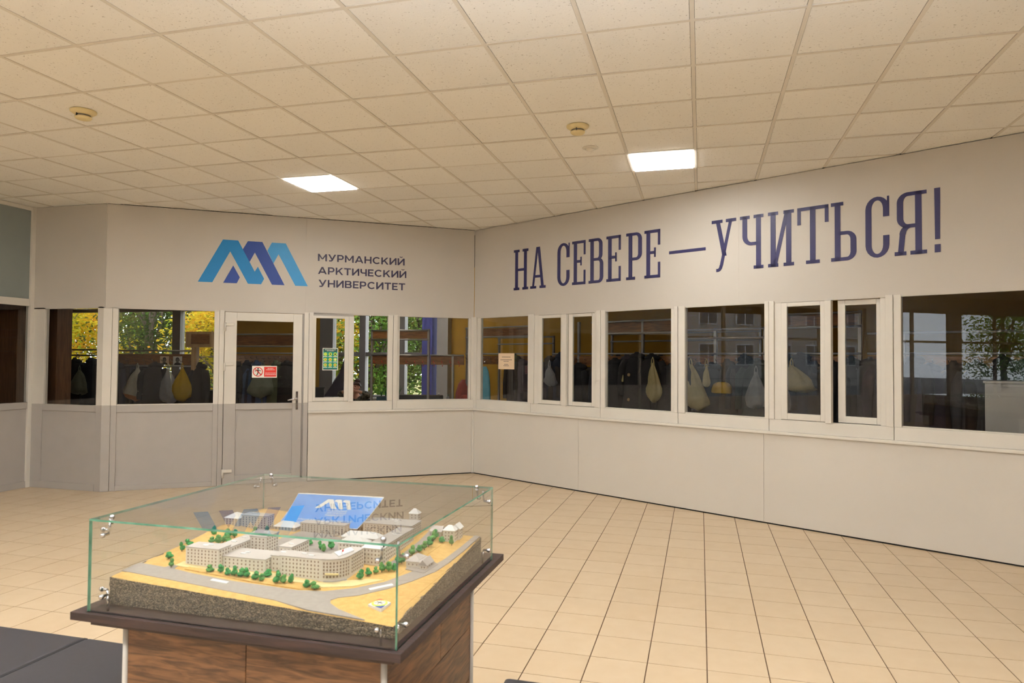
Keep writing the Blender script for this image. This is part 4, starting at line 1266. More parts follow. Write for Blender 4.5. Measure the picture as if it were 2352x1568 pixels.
for pl in ([(0, 0), (.21, .9), (.35, .9), (.51, .28), (.6, 0), (.44, 0), (.28, .63), (.13, 0)], [(.4, .74), (.44, .9), (.57, .9), (.78, 0), (.66, 0), (.5, .66)], [(.62, .74), (.66, .9), (.79, .9), (1, 0), (.88, 0), (.72, .66)]):
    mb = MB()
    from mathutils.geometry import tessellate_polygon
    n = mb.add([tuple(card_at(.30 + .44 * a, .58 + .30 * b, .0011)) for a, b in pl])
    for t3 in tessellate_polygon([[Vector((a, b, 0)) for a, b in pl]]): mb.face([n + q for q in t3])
    obj('card_emblem_glare', mb, 'paper', card)  # printed emblem, enlarged in white to paint in the glare on the card

# ------------------------------------------------------------------ benches
def bench(name, x0, x1, y0, y1, z, label):
    t = empty(name, ((x0 + x1) / 2, (y0 + y1) / 2, 0), label=label, cat='bench', group='charcoal benches beside the plinth')
    o = ((x0 + x1) / 2, (y0 + y1) / 2, 0)
    xm = x0 + (x1 - x0) * .5
    obj('seat_cushion', rel(B(x0, xm - .003, y0, y1, z - .13, z), o), 'bench', t, bevel=.015)
    obj('seat_cushion', rel(B(xm + .003, x1, y0, y1, z - .13, z), o), 'bench', t, bevel=.015)
    obj('seam_strip', rel(B(xm - .009, xm + .009, y0 + .004, y1 - .004, z - .12, z - .002), o), 'bench_seam', t)
    obj('bench_base', rel(B(x0 + .03, x1 - .03, y0 + .03, y1 - .03, .03, z - .13), o), 'bench', t, bevel=.004)
    for fx in (x0 + .07, x1 - .07):
        for fy in (y0 + .07, y1 - .07):
            obj('foot', rel(MB().tube([(fx, fy, 0), (fx, fy, .03)], .02, 10), o), 'bench_seam', t)
bench('bench', -3.25, -1.745, 1.93, 2.373, .448, 'charcoal upholstered bench at the lower left corner beside the plinth')
bench('bench', -.70, .55, 2.05, 2.515, .448, 'charcoal upholstered bench just showing at the bottom edge')

# ------------------------------------------------------------------ cloakroom shell behind the partitions
nB = Vector((-eB.y, eB.x, 0)); nA = Vector((-eA.y, eA.x, 0))
def bpos(s, o, z=0.0):
    """a point s metres along the long partition and o metres behind it"""
    p = PC + eB * s + nB * o
    return (p.x, p.y, z)
off = .065
pa = PL + nA * off; pc = PC + (nA + nB).normalized() * off * 1.1; pe = PE + nB * off
cf = MB().prism_z([(-17.2, 6.86), (pa.x, 6.86), (pc.x, pc.y), (pe.x, pe.y), (9.2, pe.y - 1.5), (9.2, 13.95), (-17.2, 13.95)], -.0034, .0005)
tag(obj('floor_cloakroom', cf, 'dark_floor'), 'dark linoleum floor of the cloakroom behind the glass', 'floor', kind='structure')
def struct_box(name, label, m_, *a, cat='wall'):
    return tag(obj(name, B(*a), m_), label, cat, kind='structure')
struct_box('wall_cloakroom_left', 'ochre end wall of the cloakroom on the left', 'yellow_wall', -17.4, -17.2, 6.86, 14.2, 0, CEIL + .09)
struct_box('wall_cloakroom_front', 'wall between the side lobby and the cloakroom', 'brown_curtain', -17.2, -8.12, 6.86, 6.95, 0, CEIL + .09)
struct_box('wall_cloakroom_back', 'ochre back wall of the cloakroom behind the coat racks', 'yellow_wall', -5.17, 9.2, 14.0, 14.2, 0, CEIL + .09)
struct_box('trim_1', 'violet-blue painted pillar by the cloakroom window', 'violet', -5.735, -5.50, 13.72, 14.2, 0, CEIL + .09, cat='pillar')
struct_box('trim_2', 'narrow white pillar between the violet pillar and the ochre wall', 'white_plaster', -5.42, -5.172, 13.78, 14.2, 0, CEIL + .09, cat='pillar')
struct_box('trim_3', 'brown panelled post inside the left end of the cloakroom', 'brown_curtain', -8.19, -7.955, 7.0, 7.22, 0, 2.9, cat='post')
wxt = wall_root('wall_exterior', (-17.2, 14.0, 0), 0, 'outer wall of the cloakroom below and above its windows')
bar(wxt, 'parapet', 0, 11.46, 0, .2, 0, .74, 'white_plaster', 0); bar(wxt, 'lintel', 0, 11.46, 0, .2, 3.1, CEIL + .09, 'white_plaster', 0)
bar(wxt, 'window_sill', 0, 11.46, -.12, .02, .74, .775, 'pvc', .004)
posts = [(-17.2, -17.0), (-16.2, -16.05), (-14.42, -14.25), (-12.36, -12.13), (-10.9, -10.75), (-9.6, -9.45), (-8.34, -8.01), (-7.35, -7.2), (-6.38, -6.25), (-5.78, -5.735)]
for k in range(len(posts) - 1):
    a, b = posts[k][1], posts[k + 1][0]
    if k in (4, 5):
        bar(wxt, 'wall_infill', posts[k][0] + 17.2, b + 17.2, 0, .2, .775, 3.1, 'yellow_wall', 0)
        continue
    w = wall_root('window_%d' % (17 + k), (0, 14.0, 0), 0, 'cloakroom outer window, %s from the violet pillar, trees outside' % ['ninth', 'eighth', 'seventh', 'sixth', 'fifth', 'fourth', 'third', 'second', 'first'][k], cat='window')
    bar(w, 'window_post', posts[k][0], posts[k][1], -.02, .14, .775, 3.1, 'grey_frame')
    tz = 1.69 if k >= 6 else 2.75
    bar(w, 'transom', a, b, .0, .12, tz, tz + .09, 'grey_frame')
    bar(w, 'window_rail', a, b, .0, .12, .775, .83, 'grey_frame')
    pane(w, a, b, .83, tz, .05); pane(w, a, b, tz + .09, 3.1, .05)
# side lobby behind the far-left glazing
struct_box('wall_vestibule', 'dark brown wall of the side lobby seen through the far-left glazing', 'brown_curtain', -11.6, -11.5, SIDE0 - .2, 6.86, 0, CEIL + .09)
struct_box('wall_vestibule_end', 'end wall of the side lobby', 'brown_curtain', -11.5, -8.16, SIDE0 - .3, SIDE0 - .2, 0, CEIL + .09)
struct_box('floor_vestibule', 'dark floor of the side lobby', 'dark_floor', -11.5, -8.16, SIDE0 - .2, 6.86, -.0034, .0005, cat='floor')
loc_ = empty('tall_locker', (-11.2, 5.9, .0005), label='pale tall locker in the dark side lobby at the left edge', cat='locker')
obj('locker_body', B(-.28, .2, -.35, .35, 0, 2.05), 'pvc_grey', loc_, bevel=.006)
for y0, y1 in ((-.34, -.005), (.005, .34)):
    dd = obj('locker_door', B(.2, .218, y0, y1, .05, 2.0), 'pvc_grey', loc_, bevel=.003)
    obj('locker_handle', B(.218, .24, y0 + .03, y0 + .05, 1.0, 1.14), 'chrome', dd, bevel=.003)

# ------------------------------------------------------------------ coat racks
def rack(name, p, rz, L, label, posts=(), boards=(), tubes=(), hooks=None, numbers=False):
    t = empty(name, p, rz, label=label, cat='coat rack', group='cloakroom coat racks')
    for x in posts:
        top = max([b[1] for b in boards] + [z[0] if isinstance(z, tuple) else z for z in tubes]) + .02
        obj('rack_post', B(x - .018, x + .018, -.018, .018, 0, top), 'steel', t, bevel=.003)
        obj('rack_foot', B(x - .022, x + .022, -.25, .25, 0, .03), 'steel', t, bevel=.004)
    for b in boards:
        x0, x1 = (b[3], b[4]) if len(b) > 3 else (0, L)
        obj('rack_board', B(x0, x1, -.012, .010, b[0], b[1]), b[2], t, bevel=.002)
    for z in tubes:
        if isinstance(z, tuple):
            obj('rack_tube', MB().tube([(z[1], -.02, z[0]), (z[2], -.02, z[0])], .014, 10), 'steel', t)
        else:
            obj('rack_tube', MB().tube([(0, -.02, z), (L, -.02, z)], .014, 10), 'steel', t)
    if hooks:
        z, n = hooks[0], hooks[1]
        hm = MB().tube([(0, -.012, .02), (0, -.05, .015), (0, -.075, .03), (0, -.082, .055)], .005, 6)
        hm.tube([(0, -.012, -.02), (0, -.04, -.035), (0, -.055, -.02)], .005, 6)
        hme = hm.mesh('coat_hook'); 
        for k in range(n):
            link('coat_hook', hme, hooks[2] if len(hooks) > 2 else 'chrome', t, (L * (k + .5) / n, 0, z))
    return t
rack('coat_rack', (-9.62, 9.6, .0005), 0, 1.63, 'long wooden rack with two photos, seen left of the door', posts=(0.02,), boards=[(1.505, 1.686, 'rack_wood')], tubes=(1.74, 1.485), hooks=(1.55, 9))
rack('coat_rack', (-10.95, 9.62, .0005), 0, 1.30, 'bare metal tube rack behind the small window at the far left', posts=(.03, 1.27), tubes=(1.752, 1.655))
pp = empty('signpost', (-7.94, 9.5, .0005), label='pale pine post with a boxed sign, seen left of the door', cat='post')
obj('post_shaft', B(-.05, .05, -.035, .035, 0, 1.80), 'pine', pp, bevel=.004)
obj('sign_box', B(-.155, .34, -.05, .05, 1.80, 2.05), 'pine', pp, bevel=.004)
obj('sign_inset', B(-.04, .31, -.056, -.049, 1.85, 2.01), 'rack_wood', pp, bevel=.002)
rack('coat_rack', (-7.62, 9.9, .0005), 0, 1.42, 'rack with a pale numbered hook board, seen through the door', posts=(.02, 1.40), boards=[(1.845, 2.0, 'rack_wood'), (1.523, 1.68, 'rack_pink')], tubes=(2.02, 1.825, 1.71, 1.497), hooks=(1.60, 13))
rack('coat_rack', (-5.536, 11.0, .0005), 0, 1.06, 'tall empty wooden rack before the cloakroom windows', posts=(0, 1.06), boards=[(1.985, 2.11, 'rack_wood'), (1.54, 1.69, 'rack_wood')], tubes=(2.125, 1.965, 1.70), hooks=(1.55, 7, 'red'))
rack('coat_rack', (-4.44, 11.02, .0005), 0, .60, 'short empty rack joining the tall one in the inner corner', posts=(.40,), boards=[(1.54, 1.69, 'rack_wood')], tubes=(1.70,), hooks=(1.55, 4, 'red'))
rack('coat_rack', bpos(-1.62, 1.36), rB, 1.75, 'high wooden rack right behind the window with the paper notice', posts=(.02, 1.73), boards=[(2.03, 2.155, 'rack_wood'), (1.556, 1.70, 'rack_wood')], tubes=(2.175, 2.015, 1.73), hooks=(1.62, 12))
rack('coat_rack', bpos(.36, 1.36), rB, 2.2, 'high wooden rack behind the square window nearer the corner', posts=(.5, 1.62, 2.18), boards=[(2.035, 2.18, 'rack_wood', .75, 2.2), (1.556, 1.70, 'rack_wood')], tubes=((2.19, .75, 2.2), (2.02, .75, 2.2), 1.73), hooks=(1.62, 15))
rack('coat_rack', bpos(2.62, 1.36), rB, 1.25, 'tube-topped rack behind the window with the big pale bag', posts=(.45, 1.1), boards=[(1.556, 1.70, 'rack_wood')], tubes=(2.04, 1.93, 1.73), hooks=(1.62, 9))
rack('coat_rack', bpos(3.92, 1.36), rB, .9, 'high wooden rack behind the open sliding window', posts=(.02, .88), boards=[(2.055, 2.18, 'rack_wood'), (1.556, 1.70, 'rack_wood')], tubes=(2.195, 2.035, 1.73), hooks=(1.62, 6))
rack('coat_rack', bpos(4.88, 1.36), rB, 1.7, 'tube-topped rack behind the widest window', posts=(.35, 1.5), boards=[(1.556, 1.70, 'rack_wood')], tubes=(1.95, 1.73), hooks=(1.62, 12))
rack('coat_rack', bpos(-2.05, 2.6), rB, 1.4, 'bare double-tube metal rack farther back near the inner corner', posts=(.02, 1.38), tubes=(2.05, 1.93))
rack('coat_rack', bpos(.5, 2.7), rB, 2.6, 'bare double-tube metal rack farther back behind the square windows', posts=(.02, 1.3, 2.58), tubes=(2.07, 1.95))

# coats
def coat_proto(name, w, h, d, seed, m_):
    r = random.Random(seed)
    t = empty(name)
    mb = MB(); rl = []
    ph = r.uniform(0, 6); kf = r.choice([5, 6, 7])
    prof = [(.0, .10), (.03, .22), (.08, .30), (.13, .62), (.20, .84), (.35, .9), (.6, .96), (.85, 1.04), (1.0, 1.08)]
    for tt, q in prof:
        row = []
        for k in range(20):
            a = 2 * PI * k / 20
            fold = 1 + .10 * tt * math.sin(kf * a + ph) + .03 * math.sin(3 * a + ph * 2 + 4 * tt)
            row.append((q * w / 2 * math.cos(a) * fold, min(1, .35 + q * .65) * d / 2 * math.sin(a) * fold, -tt * h + .012 * math.sin(2 * a + ph) * tt))
        rl.append(row)
    mb.rings(rl); obj('coat_body', mb, m_, t)
    for s in (-1, 1):
        obj('sleeve', MB().tube([(s * w * .36, 0, -.14 * h), (s * w * .50, -.02, -.25 * h), (s * w * .56, -.03, -.45 * h), (s * w * .55, -.04, -.68 * h)], [.055, .062, .056, .045], 10), m_, t)
    obj('hood', MB().ball((0, .03, -.075 * h), (w * .30, d * .46, .055), seg=12, rg=6), m_, t)
    return t
COATS = [('coat_black', (26, 24, 26)), ('coat_navy', (30, 34, 48)), ('coat_brown', (50, 40, 34)), ('coat_plum', (58, 48, 56)), ('coat_green', (36, 44, 38)), ('coat_grey', (66, 64, 66)), ('coat_denim', (54, 72, 100)), ('coat_olive', (84, 90, 68))]
for n, c in COATS:
    M[n] = mat(n + '_fabric', c, 0.85, vary=0.2, scale=9, bump=0.4, bscale=25)
protos = {}
for i, (n, c) in enumerate(COATS):
    for v, (w, h, d) in enumerate([(.40, .92, .22), (.34, 1.05, .18)]):
        p_ = coat_proto('coat', w, h, d, i * 5 + v, n); protos[n, v] = p_
used = set()
WINS = [(-9, 1.15, 'behind the window with the paper notice'), (1.15, 2.2, 'behind the narrow sliding window'), (2.2, 3.1, 'behind the square window nearer the corner'), (3.1, 3.95, 'behind the window with the big pale bag'), (3.95, 4.75, 'behind the open sliding window'), (4.75, 99, 'behind the widest window')]
def hang_coat(p, rz, n, v, label, group, sc=1.0):
    src = protos[n, v]
    if (n, v) in used:
        o = copy_tree(src, p, rz, (sc, sc, sc))
    else:
        used.add((n, v)); o = src; o.location = p; o.rotation_euler = (0, 0, rz); o.scale = (sc, sc, sc)
    tag(o, label, 'coat', group)
    return o
crnd = random.Random(11)
CN = {'coat_black': 'black', 'coat_navy': 'dark navy', 'coat_brown': 'dark brown', 'coat_plum': 'dark plum', 'coat_green': 'dark green', 'coat_grey': 'charcoal grey', 'coat_denim': 'denim blue', 'coat_olive': 'olive'}
cnt = {}
ORD = ['first', 'second', 'third', 'fourth', 'fifth', 'sixth', 'seventh', 'eighth', 'ninth', 'tenth', 'eleventh', 'twelfth', 'thirteenth', 'fourteenth']
s_ = -.35
while s_ < 6.5:
    n = crnd.choice(['coat_black', 'coat_black', 'coat_navy', 'coat_brown', 'coat_plum', 'coat_green', 'coat_grey'])
    v = crnd.randint(0, 1)
    ss = s_ + (s_ * .0)
    wn_ = next(w[2] for w in WINS if w[0] <= s_ * .86 + 1.0 < w[1])
    hang_coat(bpos(ss, 1.36 - .13 + crnd.uniform(-.03, .02), crnd.uniform(1.60, 1.76)), rB + crnd.uniform(-.5, .5), n, v,
              '%s coat, %s in the row %s' % (CN[n], ORD[cnt.setdefault(wn_, 0)], wn_), 'coats packed on the racks %s' % wn_, crnd.uniform(.92, 1.05))
    cnt[wn_] += 1
    s_ += crnd.uniform(.15, .24) if not (2.0 < s_ < 2.3 or .9 < s_ < 1.1) else .3
for k, (s0, n) in enumerate([(.7, 'coat_navy'), (1.05, 'coat_black'), (1.5, 'coat_brown'), (1.95, 'coat_black'), (2.4, 'coat_grey'), (2.85, 'coat_navy')]):
    hang_coat(bpos(s0, 2.62, 1.74), rB + .3 * (-1) ** k, n, k % 2, '%s coat, %s from the left on the farther metal rack' % (CN[n], ORD[k]), 'coats on the farther rack')
for x, n, v, lb in [(-8.68, 'coat_black', 0, 'black coat between the orange-tinted bag and the clear bag'), (-9.45, 'coat_navy', 1, 'dark navy coat at the left end of the rack left of the door'), (-7.80, 'coat_black', 1, 'black coat beside the pale pine post'),
                    (-9.22, 'coat_black', 1, 'black coat behind the orange-tinted bag'), (-8.30, 'coat_brown', 1, 'dark brown coat behind the clear and yellow bags')]:
    hang_coat((x, 9.45 if x != -9.22 and x != -8.30 else 9.75, 1.56), crnd.uniform(-.3, .3), n, v, lb, 'coats on the rack left of the door')
for x, n, v, lb in [(-7.42, 'coat_black', 0, 'black coat at the left of the row seen through the door'), (-7.16, 'coat_navy', 1, 'dark navy coat, second in the row seen through the door'), (-6.98, 'coat_denim', 1, 'denim blue coat behind the red door sign'),
                    (-6.42, 'coat_black', 0, 'black coat at the right of the row seen through the door'), (-6.62, 'coat_olive', 1, 'olive coat under the hook board seen through the door')]:
    hang_coat((x, 9.77, 1.60), crnd.uniform(-.3, .3), n, v, lb, 'coats on the rack behind the door')
for k, x in enumerate((-10.75, -10.45, -10.1, -9.85)):
    hang_coat((x, 9.55, 1.62), crnd.uniform(-.4, .4), ['coat_navy', 'coat_black', 'coat_navy', 'coat_grey'][k], k % 2, '%s coat on the bare tube rack, %s from the left' % (['dark navy', 'black', 'dark navy', 'charcoal grey'][k], ['first', 'second', 'third', 'fourth'][k]), 'coats on the bare tube rack')
for (n, v), o in list(protos.items()):
    if (n, v) not in used:
        for c in list(o.children): bpy.data.objects.remove(c)
        bpy.data.objects.remove(o)

# bags
M['film_white'] = thin_mat('white_plastic_film', (226, 218, 196), .82)
M['film_clear'] = thin_mat('clear_plastic_film', (222, 220, 222), .5)
M['film_orange'] = thin_mat('orange_tinted_film', (226, 150, 96), .85)
M['film_yellow'] = thin_mat('yellow_plastic_film', (222, 180, 24), .92)
M['film_green'] = thin_mat('grey_green_film', (166, 170, 146), .8)
M['film_cream'] = thin_mat('cream_plastic_film', (226, 208, 152), .88)
def bag(name, p, rz, w, h, d, m_, label, seed, m2=None, lean=0.0):
    r = random.Random(seed); t = empty(name, p, rz, label=label, cat='bag', group='plastic bags hanging in the cloakroom')
    ph = r.uniform(0, 6)
    sgn = r.uniform(-.12, .12)
    def ring(tt, q):
        row = []
        for k in range(28):
            a = 2 * PI * k / 28
            nz_ = noise.noise(Vector((math.cos(a) * 1.7 + seed, math.sin(a) * 1.7, tt * 3.2)))
            fold = 1 + .20 * (1 - tt) * math.sin(6 * a + ph) + .05 * math.sin(9 * a - ph + 4 * tt) + .34 * nz_ * (.3 + tt)
            row.append((q * w / 2 * math.cos(a) * fold + (lean * tt + sgn * tt * tt) * w, q * d / 2 * math.sin(a) * fold, -h * tt + .03 * h * math.sin(2 * a + ph) * tt + .05 * h * nz_))
        return row
    prof = [(.0, .12), (.07, .22), (.15, .36), (.25, .52), (.4, .72), (.55, .88), (.7, .98), (.82, 1.0), (.91, .92), (.97, .66), (1.0, .2)]
    if m2:
        obj('bag_upper', MB().rings([ring(*q) for q in prof[:8]], cap=False), m_, t); obj('bag_lower', MB().rings([ring(*q) for q in prof[7:]], cap=False), m2, t)
    else:
        obj('bag_body', MB().rings([ring(*q) for q in prof]), m_, t)
    for s in (-1, 1):
        obj('bag_handle', MB().tube([(s * .02, 0, -.02), (s * .014, 0, .05), (0, 0, .085)], [.010, .006, .004], 6), m_, t)
    return t
bag('plastic_bag', (-8.98, 9.40, 1.45), .1, .36, .53, .24, 'film_white', 'white bag with an orange bottom hanging left of the black coat', 1, 'film_orange', -.15)
bag('plastic_bag', (-8.37, 9.40, 1.45), .2, .28, .56, .2, 'film_clear', 'clear crumpled bag under the right photo on the rack', 2)
bag('plastic_bag', (-8.10, 9.40, 1.46), -.1, .36, .52, .22, 'film_yellow', 'yellow bag hanging beside the pine post', 3)
bag('plastic_bag', (-6.80, 9.68, 1.52), .1, .42, .52, .22, 'film_green', 'grey-green bag below the red door sign', 4)
bag('plastic_bag', (-10.2, 9.42, 1.40), .1, .34, .4, .2, 'film_green', 'grey bag behind the small window at the far left', 5)
def bagB(s, z, w, h, m_, label, seed, lean=0.0, o=1.10):
    x, y, _ = bpos(s, o); bag('plastic_bag', (x, y, z), rB, w, h, w * .6, m_, label, seed, None, lean)
bagB(.50, 1.55, .22, .30, 'film_clear', 'pale bag behind the narrow sliding window', 6, .1)
bagB(2.30, 1.60, .20, .50, 'film_cream', 'slim cream bag beside the black coat with badges', 7, .2)
bagB(2.86, 1.585, .34, .56, 'film_cream', 'big pale cream bag bulging at the bottom, hanging low', 8, .2)
bagB(3.08, 1.585, .10, .27, 'film_cream', 'small twisted cream bag right of the big pale bag', 9)
bagB(3.72, 1.50, .24, .42, 'film_clear', 'greyish bag at the right end of the window with the big bag', 10)
bagB(4.14, 1.59, .34, .30, 'film_cream', 'plump cream bag leaning sideways behind the open sliding window', 11, .35)
bagB(4.02, 1.42, .26, .36, 'film_clear', 'limp greyish bag under the plump cream bag', 12)

def cloth(name, p, rz, w, h, d, m_, label, cat, seed):
    r = random.Random(seed); t = MB(); ph = r.uniform(0, 6); rl = []
    for tt, q in [(0, .3), (.1, .62), (.3, .85), (.6, .95), (.9, 1.0), (1, .9)]:
        rl.append([(q * w / 2 * math.cos(2 * PI * k / 20) * (1 + .1 * math.sin(5 * 2 * PI * k / 20 + ph)), q * d / 2 * math.sin(2 * PI * k / 20) * (1 + .15 * math.sin(4 * 2 * PI * k / 20 + ph)), h * (1 - tt)) for k in range(20)])
    t.rings(rl); o = obj(name, t, m_, None, p); o.rotation_euler = (0, 0, rz)
    return tag(o, label, cat)
x, y, _ = bpos(-.88, 1.08); cloth('jacket', (x, y, .86), rB, .26, .66, .14, 'blue_cloth', 'light blue jacket hanging under the paper notice', 'jacket', 3)
x, y, _ = bpos(-1.05, .8); cloth('backpack', (x, y, .78), rB, .22, .28, .2, 'red_cloth', 'red backpack at the lower left of the window with the notice', 'backpack', 4)
cloth('armchair_cover', (-3.99, 11.5, .5), 0, .36, .78, .3, 'red_cloth', 'rust-red padded seat back in the inner corner window', 'seat', 5)
x, y, _ = bpos(3.3, 1.08); cloth('scarf', (x, y, 1.24), rB, .27, .14, .12, 'film_yellow', 'yellow scarf bundled below the small twisted bag', 'scarf', 6)
x, y, _ = bpos(1.79, 1.1); cloth('glove', (x, y, 1.34), rB, .09, .17, .05, 'film_cream', 'pale glove hanging left of the coat with badges', 'glove', 7)
cur = MB().prism([(-.35, .80), (-.02, .80), (.30, 1.18), (.30, 1.72), (.16, 1.72), (.02, 1.30)], -.05, .05)
o = obj('draped_cloth', cur, 'violet_dark', None, (-7.62, 13.6, 0), bevel=.015); tag(o, 'dark violet cloth slung diagonally beside the open window', 'cloth')
tr = empty('cloth_stand', (-7.62, 13.6, .0005), label='metal stand carrying the dark violet cloth', cat='stand')
obj('stand_pole', MB().tube([(-.2, .09, 0), (-.2, .09, 1.1), (.25, .09, 1.75)], .012, 8), 'steel', tr)
obj('stand_foot', MB().tube([(-.45, .09, .012), (.05, .09, .012)], .012, 8), 'steel', tr)
M['badge_tan'] = mat('tan_badge', (150, 122, 84), 0.6)
# black coat badges
bx_, by_, _ = bpos(1.93, 1.09)
for z, lb in ((1.44, 'upper round pale badge on the black coat'), (1.10, 'lower round pale badge on the black coat')):
    o = obj('badge', MB().lathe([(.024, 0), (.024, .004), (.014, .006)], 18), 'badge_tan', None, (bx_, by_, z))
    o.rotation_euler = (PI / 2, 0, rB); tag(o, lb, 'badge', 'badges on the black coat')
hang_coat(bpos(1.95, 1.2, 1.62), rB, 'coat_black', 0, 'black coat with two pale badges behind the square window', 'coats packed on the racks behind the square window')

# cabinet at the far right, dark counters under the racks
def cabinet(p, rz, w, d, h, m_, label, n=2):
    t = empty('cabinet', p, rz, label=label, cat='cabinet', group='cloakroom cabinets')
    obj('cabinet_body', B(0, w, 0, d, 0, h), m_, t, bevel=.004)
    for k in range(n):
        dd = obj('cabinet_door', B(w * k / n + .004, w * (k + 1) / n - .004, -.016, 0, .05, h - .03), m_, t, bevel=.003)
        obj('cabinet_knob', MB().tube([(w * (k + .5) / n, -.016, h * .6), (w * (k + .5) / n, -.035, h * .6)], .009, 8), 'chrome', dd)
    obj('cabinet_top', B(-.01, w + .01, -.02, d + .01, h, h + .022), m_, t, bevel=.004)
cabinet(bpos(6.05, .75), rB, .8, .4, 1.45, 'pvc_grey', 'pale cabinet at the right edge behind the widest window', 2)
cabinet(bpos(-.2, 1.75), rB, 2.2, .4, .88, 'coat_brown', 'low dark cabinet behind the coats near the corner', 4)
cabinet(bpos(2.1, 1.75), rB, 2.2, .4, .88, 'coat_brown', 'low dark cabinet behind the coats at the middle windows', 4)
cabinet(bpos(4.4, 1.75), rB, 2.4, .4, .88, 'coat_brown', 'low dark cabinet behind the coats at the widest window', 4)
cabinet((-9.6, 10.0, .0005), 0, 1.9, .4, 1.05, 'coat_black', 'low black cabinet behind the rack left of the door', 3)
cabinet((-7.6, 10.15, .0005), 0, 1.4, .4, 1.12, 'coat_black', 'low black cabinet behind the rack seen through the door', 3)
cabinet((-11.2, 10.0, .0005), 0, 1.5, .4, 1.5, 'coat_navy', 'tall dark navy cabinet behind the small window at the far left', 3)

M['tube_lamp'] = emit_mat('fluorescent_tube', (1.0, 0.93, 0.80, 1), 7.0)
M['tube_lamp_mid'] = emit_mat('medium_fluorescent_tube', (1.0, 0.94, 0.82, 1), 34.0)
M['tube_lamp_bright'] = emit_mat('bright_fluorescent_tube', (1.0, 0.95, 0.86, 1), 75.0)
for (x, y, z), rz, lb in [((-8.2, 8.9, 3.3), rA, 'fluorescent fitting above the racks by the door'), ((-5.6, 12.0, 3.3), 0, 'fluorescent fitting above the table by the windows'), ((-5.0, 9.9, 3.3), rA, 'fluorescent fitting just inside the open window'), (bpos(5.2, 3.4, 3.3), rB, 'fluorescent fitting deep in the right part of the cloakroom'),
                          (bpos(.6, .75, 3.3), rB, 'fluorescent fitting over the coats near the inner corner'), (bpos(3.2, .75, 3.3), rB, 'fluorescent fitting over the coats at the right')]:
    t = empty('tube_light', (x, y, z), rz, label=lb, cat='ceiling light', group='cloakroom fluorescent fittings')
    obj('fitting_body', B(-.62, .62, -.05, .05, .02, .08), 'detector_white', t, bevel=.006)
    obj('suspension', MB().tube([(0, 0, .08), (0, 0, .299)], .008, 6), 'steel', t)
    obj('lamp_tube', MB().tube([(-.58, 0, 0), (.58, 0, 0)], .018, 8), 'tube_lamp_bright' if (x < -4.5 and x > -7) else 'tube_lamp_mid' if x < -7 else 'tube_lamp', t)
    for q in (-.59, .59): obj('lamp_holder', B(q - .012, q + .012, -.02, .02, -.02, .02), 'detector_white', t)

# ------------------------------------------------------------------ papers and small signs
def paper_root(name, p, rz, label, cat): return empty(name, tuple(p), rz, label=label, cat=cat)
def on_wall(P_, e_, s, o=0.0): 
    n = Vector((-e_.y, e_.x, 0)); q = P_ + e_ * s + n * o; return (q.x, q.y, 0)
# red sign
t = paper_root('warning_sign', on_wall(PL, eA, 1.682, .0), rA, 'white and red no-running sign stuck on the door glass', 'sign')
W_, z0, z1 = .307, 1.376, 1.529
obj('sign_sheet', B(0, W_, .009, .0115, z0, z1), 'paper', t)
obj('sign_field', B(.148, W_ - .008, .0085, .009, z0 + .012, z1 - .012), 'red', t)
mb = MB(); arc_strip(mb, .072, (z0 + z1) / 2, .062, .062, 0, 360, .010, .010, .0082, .009, 28); obj('sign_ring', mb, 'red', t)
zc = (z0 + z1) / 2
mb = MB(); mb.prism([(.026, zc + .045), (.034, zc + .050), (.118, zc - .044), (.110, zc - .050)], .0078, .0082); obj('sign_slash', mb, 'red', t)
fig = empty('running_figure'); fig.parent = t
def stk(name, pts, r): obj(name, MB().prism(pts, .0083, .0087), 'ink', fig)
mb = MB().tube([(.074, .0087, zc + .040), (.074, .0083, zc + .040)], .0095, 12); obj('figure_head', mb, 'ink', fig)
stk('figure_torso', [(.060, zc + .026), (.078, zc + .028), (.086, zc - .006), (.066, zc - .008)], 0)
stk('figure_arm', [(.076, zc + .027), (.080, zc + .018), (.104, zc + .006), (.110, zc + .014), (.092, zc + .022)], 0)
stk('figure_arm', [(.062, zc + .026), (.064, zc + .014), (.036, zc + .004), (.033, zc + .012), (.050, zc + .020)], 0)
stk('figure_leg', [(.068, zc - .004), (.084, zc - .004), (.074, zc - .030), (.062, zc - .050), (.052, zc - .046), (.064, zc - .026)], 0)
stk('figure_leg', [(.074, zc + .0), (.088, zc - .002), (.100, zc - .024), (.118, zc - .026), (.118, zc - .034), (.094, zc - .034)], 0)
def dashes(parent, name, x0, x1, z, h, y, m_, seed):
    r = random.Random(seed); x = x0; k = 0
    while x < x1 - .002:
        w = min(x1 - x, r.uniform(.012, .03)); mb = MB()
        obj(name, mb.box(x, x + w, y, y + .0004, z, z + h), m_, parent); x += w + .0035
for k, (a, b, zz) in enumerate([(.19, .262, .118), (.175, .28, .100), (.162, .294, .056), (.162, .294, .036)]):
    dashes(t, 'sign_lettering', a, b, z0 + zz, .0065, .0081, 'paper', k)
